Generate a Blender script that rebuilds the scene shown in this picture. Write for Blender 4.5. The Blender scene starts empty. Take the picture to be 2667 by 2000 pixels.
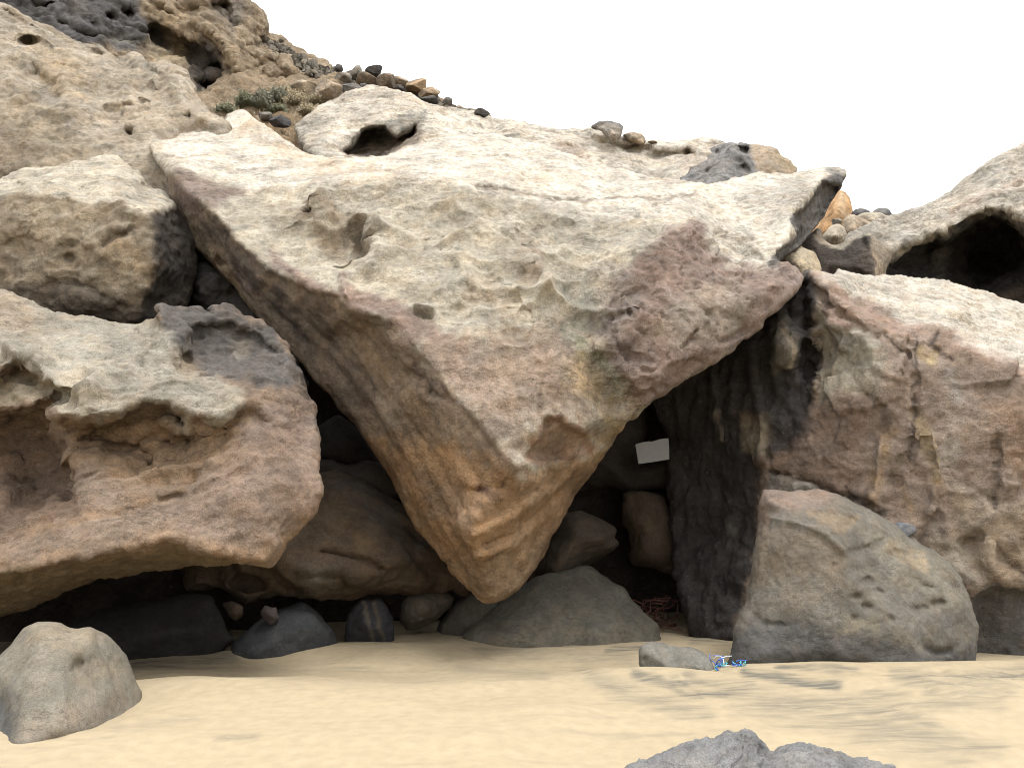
import bpy, bmesh, math, random
import numpy as np
from mathutils import Vector, Matrix, Euler
from mathutils.geometry import delaunay_2d_cdt

# ------------------------------------------------------------------ camera
SC = bpy.context.scene
COL = SC.collection
CAM_H, PITCH, F = 1.6, math.radians(9.0), 2053.0      # F: focal length in photo pixels (2667 x 2000)
cam_data = bpy.data.cameras.new("camera")
cam = bpy.data.objects.new("camera", cam_data)
COL.objects.link(cam)
cam.location = (0, 0, CAM_H)
cam.rotation_euler = (math.pi / 2 + PITCH, 0, 0)
cam_data.sensor_width = 36
cam_data.lens = 36 * F / 2667
cam_data.clip_start, cam_data.clip_end = 0.1, 2000
SC.camera = cam

# ------------------------------------------------------------------ light: bright overcast
SUN_EL, SUN_AZ = math.radians(68), math.radians(140)   # azimuth clockwise from +Y: behind the camera, to the right
world = bpy.data.worlds.new("World"); SC.world = world
world.use_nodes = True
wt = world.node_tree; wt.nodes.clear()
w_out = wt.nodes.new("ShaderNodeOutputWorld"); w_bg = wt.nodes.new("ShaderNodeBackground")
w_sky = wt.nodes.new("ShaderNodeTexSky"); w_sky.sky_type = 'NISHITA'; w_sky.sun_disc = False
w_sky.sun_elevation, w_sky.sun_rotation = SUN_EL, SUN_AZ
w_mix = wt.nodes.new("ShaderNodeMixRGB"); w_tc = wt.nodes.new("ShaderNodeTexCoord")
w_noise = wt.nodes.new("ShaderNodeTexNoise"); w_noise.inputs['Scale'].default_value = 1.6
w_noise.inputs['Detail'].default_value = 5
w_ramp = wt.nodes.new("ShaderNodeMapRange")
w_ramp.inputs[1].default_value, w_ramp.inputs[2].default_value = .35, .6
w_ramp.inputs[3].default_value, w_ramp.inputs[4].default_value = .80, .96
w_mix.inputs[2].default_value = (12.6, 12.4, 12.2, 1)    # the cloud layer
wt.links.new(w_tc.outputs['Generated'], w_noise.inputs['Vector'])
wt.links.new(w_noise.outputs['Fac'], w_ramp.inputs[0])
wt.links.new(w_ramp.outputs[0], w_mix.inputs[0])
wt.links.new(w_sky.outputs[0], w_mix.inputs[1])
# an overcast sky is brightest overhead
w_sep = wt.nodes.new("ShaderNodeSeparateXYZ"); w_el = wt.nodes.new("ShaderNodeMapRange")
w_el.inputs[1].default_value, w_el.inputs[2].default_value, w_el.inputs[3].default_value, w_el.inputs[4].default_value = 0, 1, .62, 1.45
w_mul = wt.nodes.new("ShaderNodeMixRGB"); w_mul.blend_type = 'MULTIPLY'; w_mul.inputs[0].default_value = 1
wt.links.new(w_tc.outputs['Generated'], w_sep.inputs[0]); wt.links.new(w_sep.outputs[2], w_el.inputs[0])
wt.links.new(w_mix.outputs[0], w_mul.inputs[1]); wt.links.new(w_el.outputs[0], w_mul.inputs[2])
wt.links.new(w_mul.outputs[0], w_bg.inputs['Color'])
w_bg.inputs['Strength'].default_value = 0.10
wt.links.new(w_bg.outputs[0], w_out.inputs[0])

sun_data = bpy.data.lights.new("sun", 'SUN'); sun = bpy.data.objects.new("sun", sun_data)
COL.objects.link(sun)
sun_data.energy, sun_data.angle, sun_data.color = 1.5, math.radians(24), (1, .975, .94)
sd_ = Vector((math.sin(SUN_AZ) * math.cos(SUN_EL), math.cos(SUN_AZ) * math.cos(SUN_EL), math.sin(SUN_EL)))
sun.rotation_euler = sd_.to_track_quat('Z', 'Y').to_euler()
sun.location = sd_ * 60
SC.view_settings.view_transform = 'Standard'; SC.view_settings.look = 'None'
SC.view_settings.exposure, SC.view_settings.gamma = 1.0, 1.0
SC.view_settings.use_curve_mapping = False
SC.render.engine = 'CYCLES'
SC.cycles.max_bounces = 5; SC.cycles.diffuse_bounces = 4
SC.cycles.use_denoising = True
SC.cycles.filter_width = .95

# ------------------------------------------------------------------ maths helpers
CP, SP = math.cos(PITCH), math.sin(PITCH)

def at(u, v, y):
    """photo pixel + distance along +Y -> world point (arrays allowed)"""
    x = (u - 1333.5) / F; k = (1000 - v) / F
    t = y / (CP - k * SP)
    return x * t, y, CAM_H + (SP + k * CP) * t

def proj(co):
    x, y, z = co[:, 0], co[:, 1], co[:, 2] - CAM_H
    d = np.maximum(y * CP + z * SP, .05); k = (-y * SP + z * CP) / d
    return 1333.5 + F * x / d, 1000 - F * k

def _hash(ix, iy, iz, s):
    h = (ix.astype(np.uint32) * np.uint32(374761393) + iy.astype(np.uint32) * np.uint32(668265263)
         + iz.astype(np.uint32) * np.uint32(2147483647 & 3266489917) + np.uint32((s * 974634777) & 0xffffffff))
    h = (h ^ (h >> np.uint32(13))) * np.uint32(1274126177)
    h = (h ^ (h >> np.uint32(15))) * np.uint32(2246822519)
    return h ^ (h >> np.uint32(16))

_G = np.array([(1,1,0),(-1,1,0),(1,-1,0),(-1,-1,0),(1,0,1),(-1,0,1),(1,0,-1),(-1,0,-1),
               (0,1,1),(0,-1,1),(0,1,-1),(0,-1,-1),(1,1,0),(-1,1,0),(0,-1,1),(0,-1,-1)], np.float32)

def perlin(p, s=0):
    p = p.astype(np.float32); i = np.floor(p).astype(np.int32); f = p - i
    w = f * f * f * (f * (f * 6 - 15) + 10)
    out = 0
    for dx in (0, 1):
        wx = w[:, 0] if dx else 1 - w[:, 0]
        for dy in (0, 1):
            wy = wx * (w[:, 1] if dy else 1 - w[:, 1])
            for dz in (0, 1):
                wz = wy * (w[:, 2] if dz else 1 - w[:, 2])
                g = _G[_hash(i[:, 0] + dx, i[:, 1] + dy, i[:, 2] + dz, s) & np.uint32(15)]
                out = out + wz * (g[:, 0] * (f[:, 0] - dx) + g[:, 1] * (f[:, 1] - dy) + g[:, 2] * (f[:, 2] - dz))
    return out

def fbm(p, s=0, octv=4, gain=.5):
    a, t, o = 1.0, 0.0, 0
    for k in range(octv):
        o = o + a * perlin(p * (2.03 ** k) + k * 17.3, s + k); t += a; a *= gain
    return o / t * 1.6

def worley(p, s=0, full=False):
    p = p.astype(np.float32); i = np.floor(p).astype(np.int32); f = p - i
    best = np.full(len(p), 9., np.float32); bid = np.zeros(len(p), np.float32); vec = np.zeros((len(p), 3), np.float32)
    for dx in (-1, 0, 1):
        for dy in (-1, 0, 1):
            for dz in (-1, 0, 1):
                h = _hash(i[:, 0] + dx, i[:, 1] + dy, i[:, 2] + dz, s)
                ox = (h & np.uint32(1023)) / 1023.; oy = ((h >> np.uint32(10)) & np.uint32(1023)) / 1023.
                oz = ((h >> np.uint32(20)) & np.uint32(1023)) / 1023.
                ex, ey, ez = dx + ox - f[:, 0], dy + oy - f[:, 1], dz + oz - f[:, 2]; d = ex ** 2 + ey ** 2 + ez ** 2
                m = d < best
                best = np.where(m, d, best); bid = np.where(m, (h >> np.uint32(7)) % np.uint32(997) / 997., bid)
                if full: vec[m, 0] = ex[m]; vec[m, 1] = ey[m]; vec[m, 2] = ez[m]
    return (np.sqrt(best), bid, vec) if full else (np.sqrt(best), bid)

def smooth01(x):
    x = np.clip(x, 0, 1); return x * x * (3 - 2 * x)

def line_dist(u, v, pts, closed=False):
    d = np.full(u.shape, 1e9)
    n = len(pts)
    for k in range(n if closed else n - 1):
        ax, ay = pts[k][:2]; bx, by = pts[(k + 1) % n][:2]
        dx, dy = bx - ax, by - ay
        t = np.clip(((u - ax) * dx + (v - ay) * dy) / (dx * dx + dy * dy + 1e-9), 0, 1)
        d = np.minimum(d, (u - ax - t * dx) ** 2 + (v - ay - t * dy) ** 2)
    return np.sqrt(d)

def inside(u, v, pts):
    r = np.zeros(u.shape, bool); n = len(pts)
    for k in range(n):
        ax, ay = pts[k][:2]; bx, by = pts[(k + 1) % n][:2]
        if ay == by: continue
        r ^= ((ay > v) != (by > v)) & (u < (bx - ax) * (v - ay) / (by - ay) + ax)
    return r

def poly_sd(u, v, pts):
    d = line_dist(u, v, pts, True)
    return np.where(inside(u, v, pts), d, -d)

def n2(u, v, sc, s, octv=3):
    sh = u.shape
    return fbm(np.stack([u.ravel() / sc, v.ravel() / sc, np.full(u.size, s * 3.7)], 1), s, octv).reshape(sh)

def blur(a, m, sig):
    if sig < .4: return a
    r = int(sig * 2.5) + 1; k = np.exp(-.5 * (np.arange(-r, r + 1) / sig) ** 2)
    num, den = a * m, m.astype(float)
    for ax in (0, 1):
        pn = np.pad(num, [(r, r) if q == ax else (0, 0) for q in (0, 1)]); pd = np.pad(den, [(r, r) if q == ax else (0, 0) for q in (0, 1)])
        num = sum(k[j] * np.take(pn, range(j, j + a.shape[ax]), ax) for j in range(2 * r + 1))
        den = sum(k[j] * np.take(pd, range(j, j + a.shape[ax]), ax) for j in range(2 * r + 1))
    return np.where(m, num / np.maximum(den, 1e-9), a)

# ------------------------------------------------------------------ materials
def N(t, kind, **kw):
    n = t.nodes.new(kind)
    for k, v in kw.items(): setattr(n, k, v)
    return n

def rock_mat(name, bump=.5, fine=.35, speck=.25, var=.35, scale=1.0, rough=.92, grain=1.0, crack=.42, flake=1.0):
    m = bpy.data.materials.new(name); m.use_nodes = True; t = m.node_tree; t.nodes.clear()
    L = t.links.new
    out = N(t, "ShaderNodeOutputMaterial"); b = N(t, "ShaderNodeBsdfPrincipled")
    b.inputs['Roughness'].default_value = rough; b.inputs['Specular IOR Level'].default_value = .25
    at_ = N(t, "ShaderNodeAttribute", attribute_name="Col"); tc = N(t, "ShaderNodeTexCoord")
    def noise(sc, det, rg=.6):
        n = N(t, "ShaderNodeTexNoise"); n.inputs['Scale'].default_value = sc; n.inputs['Detail'].default_value = det
        n.inputs['Roughness'].default_value = rg; L(tc.outputs['Object'], n.inputs['Vector']); return n
    def rng(sock, a, c, lo, hi):
        r = N(t, "ShaderNodeMapRange"); r.inputs[1].default_value, r.inputs[2].default_value = a, c
        r.inputs[3].default_value, r.inputs[4].default_value = lo, hi; L(sock, r.inputs[0]); return r.outputs[0]
    def mul(c, f):
        x = N(t, "ShaderNodeMixRGB", blend_type='MULTIPLY'); x.inputs[0].default_value = 1
        L(c, x.inputs[1]); L(f, x.inputs[2]); return x.outputs[0]
    def mathn(op, a, c):
        x = N(t, "ShaderNodeMath", operation=op)
        for i, s in enumerate((a, c)):
            if hasattr(s, 'links'): L(s, x.inputs[i])
            else: x.inputs[i].default_value = s
        return x.outputs[0]
    n1 = noise(1.7 * scale, 6, .62); n2_ = noise(11 * scale, 5, .7); n3 = noise(70 * scale * grain, 2, .7); n4 = noise(24 * scale, 4, .75)
    c = mul(at_.outputs['Color'], rng(n1.outputs['Fac'], .3, .7, 1 - var, 1 + var * .8))
    c = mul(c, rng(n2_.outputs['Fac'], .3, .7, 1 - var * .8, 1 + var * .7))
    c = mul(c, rng(n3.outputs['Fac'], .25, .75, .66, 1.34))
    # warm / cool drift
    hs = N(t, "ShaderNodeMixRGB", blend_type='MULTIPLY'); hs.inputs[2].default_value = (1.07, .98, .88, 1)
    L(rng(noise(3.1 * scale, 5).outputs['Fac'], .42, .66, 0, .8), hs.inputs[0]); L(c, hs.inputs[1]); c = hs.outputs[0]
    # pale lichen flecks
    sp = N(t, "ShaderNodeMixRGB"); sp.inputs[2].default_value = (.40, .37, .31, 1)
    L(mathn('MULTIPLY', rng(n4.outputs['Fac'], .60, .68, 0, speck), rng(n1.outputs['Fac'], .42, .6, .25, 1)), sp.inputs[0]); L(c, sp.inputs[1]); c = sp.outputs[0]
    # tiny dark pits
    vo = N(t, "ShaderNodeTexVoronoi"); vo.inputs['Scale'].default_value = 16 * scale; L(tc.outputs['Object'], vo.inputs['Vector'])
    pit = rng(vo.outputs['Distance'], .10, .26, 1, 0)
    pit = mathn('MULTIPLY', pit, rng(noise(4 * scale, 3).outputs['Fac'], .5, .62, 0, 1))
    mp = N(t, "ShaderNodeMapping"); mp.inputs['Rotation'].default_value = (.5, .35, .2); mp.inputs['Scale'].default_value = (.55, 1, 1.9); L(tc.outputs['Object'], mp.inputs[0])
    nf = N(t, "ShaderNodeTexNoise"); nf.inputs['Scale'].default_value = 3.6 * scale; nf.inputs['Detail'].default_value = 6; nf.inputs['Roughness'].default_value = .62; L(mp.outputs[0], nf.inputs['Vector'])
    fis = rng(mathn('ABSOLUTE', mathn('SUBTRACT', nf.outputs['Fac'], .5), 0), .0, .022, 1, 0)
    fis = mathn('MULTIPLY', fis, rng(noise(1.3 * scale, 4).outputs['Fac'], .42, .6, 0, 1))
    c = mul(c, rng(fis, 0, 1, 1, 1 - crack)); c = mul(c, rng(pit, 0, 1, 1, .72))
    L(c, b.inputs['Base Color'])
    h = mathn('MULTIPLY', n2_.outputs['Fac'], .11)
    h = mathn('SUBTRACT', h, mathn('MULTIPLY', fis, .02))
    h = mathn('ADD', h, mathn('MULTIPLY', n4.outputs['Fac'], .05))
    h = mathn('ADD', h, mathn('MULTIPLY', n3.outputs['Fac'], .012 * fine / .35))
    h = mathn('SUBTRACT', h, mathn('MULTIPLY', pit, .018))
    def stepped(sc_, det, st_, amp, off):
        nd = noise(sc_ * scale, det, .62); nd.noise_dimensions = '4D'; nd.inputs['W'].default_value = off
        r = N(t, "ShaderNodeMapRange", interpolation_type='STEPPED'); r.inputs[1].default_value, r.inputs[2].default_value = .25, .75; r.inputs['Steps'].default_value = st_
        L(nd.outputs['Fac'], r.inputs[0]); return mathn('MULTIPLY', r.outputs[0], amp)
    h = mathn('ADD', h, stepped(1.6, 7, 7, .05 * flake, 1.3)); h = mathn('ADD', h, stepped(5.5, 5, 5, .022 * flake, 5.1))
    v2 = N(t, "ShaderNodeTexVoronoi"); v2.inputs['Scale'].default_value = 22 * scale; v2.inputs['Randomness'].default_value = 1
    wv = N(t, "ShaderNodeMixRGB", blend_type='ADD'); wv.inputs[0].default_value = .06; L(tc.outputs['Object'], wv.inputs[1]); L(n2_.outputs['Color'], wv.inputs[2]); L(wv.outputs[0], v2.inputs['Vector'])
    sv = N(t, "ShaderNodeSeparateColor"); L(v2.outputs['Color'], sv.inputs[0]); h = mathn('ADD', h, mathn('MULTIPLY', sv.outputs[0], .012 * flake))
    bp = N(t, "ShaderNodeBump"); bp.inputs['Strength'].default_value = bump; bp.inputs['Distance'].default_value = 1.0
    L(h, bp.inputs['Height']); L(bp.outputs[0], b.inputs['Normal'])
    L(b.outputs[0], out.inputs[0])
    return m

def flat_mat(name, col, rough=.8, var=.25, sc=20, bump=.1):
    m = bpy.data.materials.new(name); m.use_nodes = True; t = m.node_tree
    b = t.nodes['Principled BSDF']; b.inputs['Roughness'].default_value = rough
    tc = N(t, "ShaderNodeTexCoord"); n = N(t, "ShaderNodeTexNoise"); n.inputs['Scale'].default_value = sc; n.inputs['Detail'].default_value = 6
    t.links.new(tc.outputs['Object'], n.inputs['Vector'])
    r = N(t, "ShaderNodeMapRange"); r.inputs[1].default_value, r.inputs[2].default_value = .3, .7
    r.inputs[3].default_value, r.inputs[4].default_value = 1 - var, 1 + var; t.links.new(n.outputs['Fac'], r.inputs[0])
    x = N(t, "ShaderNodeMixRGB", blend_type='MULTIPLY'); x.inputs[0].default_value = 1; x.inputs[1].default_value = (*col, 1)
    t.links.new(r.outputs[0], x.inputs[2]); t.links.new(x.outputs[0], b.inputs['Base Color'])
    bp = N(t, "ShaderNodeBump"); bp.inputs['Strength'].default_value = bump; bp.inputs['Distance'].default_value = .02
    t.links.new(n.outputs['Fac'], bp.inputs['Height']); t.links.new(bp.outputs[0], b.inputs['Normal'])
    return m

M_ROCK = rock_mat("weathered_sandstone")
M_ROUGH = rock_mat("rough_sandstone", bump=.6, speck=.25, var=.38)
M_SMOOTH = rock_mat("wave_smoothed_stone", flake=.35, bump=.34, speck=.12, var=.28, scale=1.5)
M_FAR = rock_mat("hill_rock", bump=.7, speck=.2, var=.45, scale=.6)

CREAM = (.59, .55, .475); CREAMG = (.43, .395, .32); TAN = (.34, .265, .18); PURP = (.235, .17, .145)
OCHRE = (.285, .175, .09); BROWN = (.17, .115, .075); BLACK = (.03, .028, .027); GREY = (.21, .20, .175)
DGREY = (.095, .09, .085); GREEN = (.20, .20, .15); YEL = (.38, .29, .155); RUST = (.24, .12, .07)

# ------------------------------------------------------------------ things
def tag(o, label=None, cat=None, group=None, kind=None):
    for k, v in (('label', label), ('category', cat), ('group', group), ('kind', kind)):
        if v: o[k] = v
    return o

def mesh_obj(name, co, faces, mat, parent=None, smooth=True, origin=None):
    me = bpy.data.meshes.new(name)
    me.from_pydata([tuple(c) for c in co], [], faces); me.update()
    if smooth: me.polygons.foreach_set('use_smooth', [True] * len(me.polygons))
    if mat: me.materials.append(mat)
    o = bpy.data.objects.new(name, me); COL.objects.link(o)
    if parent: o.parent = parent
    return o

ALB = .75      # overall reflectance of the dry stone and sand

def set_col(me, cols):
    a = me.attributes.new("Col", 'FLOAT_COLOR', 'POINT')
    c = np.ones((len(me.vertices), 4), np.float32); c[:, :3] = np.asarray(cols) * ALB
    a.data.foreach_set('color', c.ravel())

def recentre(o):
    """put the origin at the middle of the base"""
    me = o.data; n = len(me.vertices); co = np.empty(n * 3, np.float32); me.vertices.foreach_get('co', co); co = co.reshape(-1, 3)
    c = (co.min(0) + co.max(0)) / 2; c[2] = co[:, 2].min()
    co -= c; me.vertices.foreach_set('co', co.ravel()); o.location = c; me.update()

def displace(co, no, uv, disp, seed):
    h = np.zeros(len(co), np.float32)
    for di, d in enumerate(disp):
        kind, sc, amp = d[:3]; opt = d[3] if len(d) > 3 else {}
        p = co.astype(np.float32)
        if 'dir' in opt:                       # stretch along a direction: long grooves
            a = np.array(opt['dir'], np.float32); a /= np.linalg.norm(a)
            p = p - np.outer(p @ a, a) * (1 - 1 / opt.get('k', 5))
        s = seed * 13 + di * 7 + 1
        if kind == 'fbm': v = fbm(p / sc, s, opt.get('oct', 4), opt.get('gain', .5))
        elif kind == 'ridge': v = 1 - 2.2 * np.abs(fbm(p / sc, s, opt.get('oct', 3)))
        elif kind == 'billow': v = 2.2 * np.abs(fbm(p / sc, s, opt.get('oct', 3))) - .5
        elif kind == 'scal':
            w = np.stack([fbm(p / (sc * 1.3) + 9.1 * k, s + k, 2) for k in range(3)], 1) * .35
            f1, bid = worley(p / sc + w, s)
            v = (np.clip(f1 / .75, 0, 1.15) ** 2 - .5) * np.clip(.75 + 1.1 * fbm(p / (sc * 2.2) + 31, s + 9, 2), .1, 1.6)
        elif kind == 'pits':
            w = np.stack([fbm(p / sc + 9.1 * k, s + k, 2) for k in range(3)], 1) * .2
            f1, bid = worley(p / sc + w, s)
            v = -1.0 * (bid < opt.get('dens', .4)) * smooth01((opt.get('r', .42) * (.5 + bid) - f1) / .22)
        elif kind == 'flake':                  # spalled layers: terraces with crisp edges
            nn = fbm(p / sc, s, opt.get('oct', 4), .55) * opt.get('n', 3.5); fl = np.floor(nn); v = (fl + smooth01((nn - fl - .72) / .28)) / opt.get('n', 3.5)
        elif kind == 'facet':
            f1, bid = worley(p / sc, s); v = bid - .5
        elif kind == 'chip':                   # tilted fracture facets
            f1, bid, ve = worley(p / sc + .06 * np.stack([perlin(p / sc * 4 + 7.7 * k, s + k) for k in range(3)], 1), s, True)
            a1, a2 = bid * 6.283 * 31, np.arccos(np.clip(2 * ((bid * 173.3) % 1) - 1, -1, 1))
            v = ve[:, 0] * np.cos(a1) * np.sin(a2) + ve[:, 1] * np.sin(a1) * np.sin(a2) + ve[:, 2] * np.cos(a2) + (bid - .5) * .5
        if 'mask' in opt:
            lo, hi = opt['mask']; v = v * smooth01((fbm(co / opt.get('msc', 2.2), s + 50, 3) - lo) / (hi - lo))
        if 'poly' in opt:
            v = v * smooth01(poly_sd(uv[0], uv[1], opt['poly']) / opt.get('soft', 40) + .5)
        if 'notpoly' in opt:
            v = v * (1 - smooth01(poly_sd(uv[0], uv[1], opt['notpoly']) / opt.get('soft', 40) + .5))
        h += amp * v
    return co + no * h[:, None]

def vget(me):
    n = len(me.vertices); co = np.empty(n * 3, np.float32); me.vertices.foreach_get('co', co)
    no = np.empty(n * 3, np.float32); me.vertex_normals.foreach_get('vector', no)
    return co.reshape(-1, 3), no.reshape(-1, 3)

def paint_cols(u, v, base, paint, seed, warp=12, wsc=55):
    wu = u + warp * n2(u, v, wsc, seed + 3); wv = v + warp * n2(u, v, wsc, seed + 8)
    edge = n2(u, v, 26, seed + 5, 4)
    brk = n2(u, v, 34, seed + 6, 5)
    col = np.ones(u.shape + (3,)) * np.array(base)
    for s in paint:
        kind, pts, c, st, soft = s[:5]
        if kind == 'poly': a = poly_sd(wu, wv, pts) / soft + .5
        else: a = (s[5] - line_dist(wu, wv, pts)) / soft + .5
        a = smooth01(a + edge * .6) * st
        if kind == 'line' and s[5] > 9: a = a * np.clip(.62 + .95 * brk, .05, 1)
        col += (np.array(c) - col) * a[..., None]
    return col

def relief(name, label, cat, contour, pts=(), ridges=(), g=4, sig=2.0, T=2.0, R=.25, Dr=30, jit=3, ops=(), base=TAN,
           paint=(), voxel=.04, lap=1, disp=(), mat=None, seed=1, group=None, kind=None, warp=12, step=None, dents=(), rj=0):
    rnd = random.Random(seed)
    # roughen the outline
    cont = []
    n = len(contour)
    for k in range(n):
        a, b = contour[k], contour[(k + 1) % n]
        m = max(1, int(math.hypot(a[0] - b[0], a[1] - b[1]) / 14))
        for j in range(m):
            t = j / m; cont.append([a[0] + (b[0] - a[0]) * t, a[1] + (b[1] - a[1]) * t, 1 / (1 / a[2] + (1 / b[2] - 1 / a[2]) * t)])
    ca = np.array(cont)
    if jit:
        ca[:, 0] += jit * n2(ca[:, 0], ca[:, 1], 28, seed + 1); ca[:, 1] += jit * n2(ca[:, 0], ca[:, 1], 28, seed + 2)
    poly = ca[:, :2].tolist()
    # control net
    V = [tuple(p) for p in ca]; E = [(k, (k + 1) % len(V)) for k in range(len(V))]
    V += [tuple(p) for p in pts]
    if rj:                                     # ragged rather than ruled arrises
        fine = []
        for r in ridges:
            q = []
            for a, b in zip(r[:-1], r[1:]):
                m = max(1, int(math.hypot(a[0] - b[0], a[1] - b[1]) / 13))
                for j in range(m):
                    t = j / m; k = 0 if not q and j == 0 else 1
                    q.append((a[0] + (b[0] - a[0]) * t + k * rj * rnd.uniform(-.35, .35), a[1] + (b[1] - a[1]) * t + k * rj * rnd.uniform(-1, 1), a[2] + (b[2] - a[2]) * t + k * rj * .004 * rnd.uniform(-1, 1)))
            fine.append(q + [r[-1]])
        ridges = fine
    for r in ridges:
        i0 = len(V); V += [tuple(p) for p in r]; E += [(i0 + k, i0 + k + 1) for k in range(len(r) - 1)]
    vo, _, fo, ov, _, _ = delaunay_2d_cdt([Vector((p[0], p[1])) for p in V], E, [], 0, 1e-4)
    Varr = np.array(V); inv = np.empty(len(vo))
    for k, src in enumerate(ov):
        if src: inv[k] = 1 / V[src[0]][2]
        else:
            d = (Varr[:, 0] - vo[k].x) ** 2 + (Varr[:, 1] - vo[k].y) ** 2; ii = np.argsort(d)[:3]; w = 1 / (d[ii] + 1)
            inv[k] = ((1 / Varr[ii, 2]) * w).sum() / w.sum()
    u0, v0 = ca[:, 0].min() - 2 * g, ca[:, 1].min() - 2 * g
    nu, nv = int((ca[:, 0].max() - u0) / g) + 3, int((ca[:, 1].max() - v0) / g) + 3
    U, W = np.meshgrid(u0 + g * np.arange(nu), v0 + g * np.arange(nv))
    D = np.full(U.shape, np.nan)
    for f in fo:
        if len(f) != 3: continue
        (ax, ay), (bx, by), (cx, cy) = (vo[i] for i in f)
        det = (by - cy) * (ax - cx) + (cx - bx) * (ay - cy)
        if abs(det) < 1e-6: continue
        i0, i1 = max(0, int((min(ax, bx, cx) - u0) / g)), min(nu, int((max(ax, bx, cx) - u0) / g) + 2)
        j0, j1 = max(0, int((min(ay, by, cy) - v0) / g)), min(nv, int((max(ay, by, cy) - v0) / g) + 2)
        uu, ww = U[j0:j1, i0:i1], W[j0:j1, i0:i1]
        l1 = ((by - cy) * (uu - cx) + (cx - bx) * (ww - cy)) / det; l2 = ((cy - ay) * (uu - cx) + (ax - cx) * (ww - cy)) / det
        l3 = 1 - l1 - l2; ok = (l1 > -1e-6) & (l2 > -1e-6) & (l3 > -1e-6)
        D[j0:j1, i0:i1] = np.where(ok, l1 * inv[f[0]] + l2 * inv[f[1]] + l3 * inv[f[2]], D[j0:j1, i0:i1])
    mask = inside(U, W, poly) & ~np.isnan(D)
    Y = np.where(mask, 1 / np.where(mask, D, 1), 10.)
    ed = line_dist(U, W, poly, True)
    Y = blur(Y, mask, sig)
    Ysm = blur(Y, mask, 9 if g >= 3 else 6)
    for o in ops:
        if o[0] == 'carve':
            wu = U + 5 * n2(U, W, 22, seed + 31); wv = W + 5 * n2(U, W, 22, seed + 32)
            Y = Y + o[2] * smooth01(poly_sd(wu, wv, o[1]) / o[3])
        elif o[0] == 'line':
            Y = Y + o[3] * np.exp(-(line_dist(U + 3 * n2(U, W, 18, seed + 33), W + 3 * n2(U, W, 18, seed + 34), o[1]) / o[2]) ** 2)
        elif o[0] == 'pit':
            (pu, pv), ru, rv, an, dep = o[1:6]; wk = o[6] if len(o) > 6 else .4; c_, s_ = math.cos(an), math.sin(an)
            rr = .5 * (ru + rv); du, dv = U - pu + wk * rr * n2(U, W, rr * 1.1, seed + 37), W - pv + wk * rr * n2(U, W, rr * 1.1, seed + 38)
            q = np.sqrt(((du * c_ + dv * s_) / ru) ** 2 + ((-du * s_ + dv * c_) / rv) ** 2)
            Y = Y + dep * smooth01((1.15 - q) / .7) * (1.25 * smooth01(.85 - .55 * dv / rv) if dep > 0 and rr > 15 else 1)
        elif o[0] == 'step':        # one side of a line set back, fading with distance
            d = line_dist(U, W, o[1]); sgn = o[4]
            pass
    Y = Y + R * (1 - np.sqrt(np.clip(1 - (1 - np.minimum(ed / Dr, 1)) ** 2, 0, 1)))
    ym = float(np.median(Y[mask])); Dt = T * F / ym * .8
    back = np.maximum(Ysm, Y) + .02 + T * np.sqrt(np.clip(1 - (1 - np.minimum(ed / Dt, 1)) ** 2, 0, 1))
    idx = -np.ones(U.shape, int); idx[mask] = np.arange(mask.sum()); nn = int(mask.sum())
    fx = np.stack(at(U[mask], W[mask], Y[mask]), 1); bx_ = np.stack(at(U[mask], W[mask], back[mask]), 1)
    q = mask[:-1, :-1] & mask[1:, :-1] & mask[:-1, 1:] & mask[1:, 1:]
    a, b, c, d = (idx[:-1, :-1][q], idx[1:, :-1][q], idx[1:, 1:][q], idx[:-1, 1:][q])
    fr = np.stack([a, b, c, d], 1); bk = np.stack([a, d, c, b], 1) + nn
    ee = np.concatenate([fr[:, [k, (k + 1) % 4]] for k in range(4)])
    key = np.sort(ee, 1); key = key[:, 0].astype(np.int64) * (2 * nn) + key[:, 1]
    uq, first, cnt = np.unique(key, return_index=True, return_counts=True)
    be = ee[first[cnt == 1]]
    side = np.stack([be[:, 1], be[:, 0], be[:, 0] + nn, be[:, 1] + nn], 1)
    me = bpy.data.meshes.new(name); co = np.concatenate([fx, bx_]).astype(np.float32); faces = np.concatenate([fr, bk, side])
    used = np.unique(faces); re = -np.ones(len(co), int); re[used] = np.arange(len(used)); co = co[used]; faces = re[faces]
    me.vertices.add(len(co)); me.vertices.foreach_set('co', co.ravel())
    me.loops.add(faces.size); me.loops.foreach_set('vertex_index', faces.ravel().astype(np.int32))
    me.polygons.add(len(faces)); me.polygons.foreach_set('loop_start', np.arange(0, faces.size, 4, dtype=np.int32))
    me.update(calc_edges=True)
    o = bpy.data.objects.new(name, me); COL.objects.link(o)
    md = o.modifiers.new("r", 'REMESH'); md.mode = 'VOXEL'; md.voxel_size = voxel; md.use_smooth_shade = True
    new = bpy.data.meshes.new_from_object(o.evaluated_get(bpy.context.evaluated_depsgraph_get()))
    o.modifiers.clear(); o.data = new; bpy.data.meshes.remove(me); me = new; me.name = name
    # relax, then weather
    n = len(me.vertices); ed_ = np.empty(len(me.edges) * 2, np.int32); me.edges.foreach_get('vertices', ed_); ed_ = ed_.reshape(-1, 2)
    deg = np.bincount(ed_.ravel(), minlength=n)
    co, no = vget(me)
    for _ in range(lap):
        acc = np.stack([np.bincount(ed_[:, 0], co[ed_[:, 1], k], n) + np.bincount(ed_[:, 1], co[ed_[:, 0], k], n) for k in range(3)], 1)
        co = co * .55 + .45 * acc / np.maximum(deg, 1)[:, None]
    me.vertices.foreach_set('co', co.astype(np.float32).ravel()); me.update()
    co, no = vget(me)
    uv = proj(co)
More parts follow.
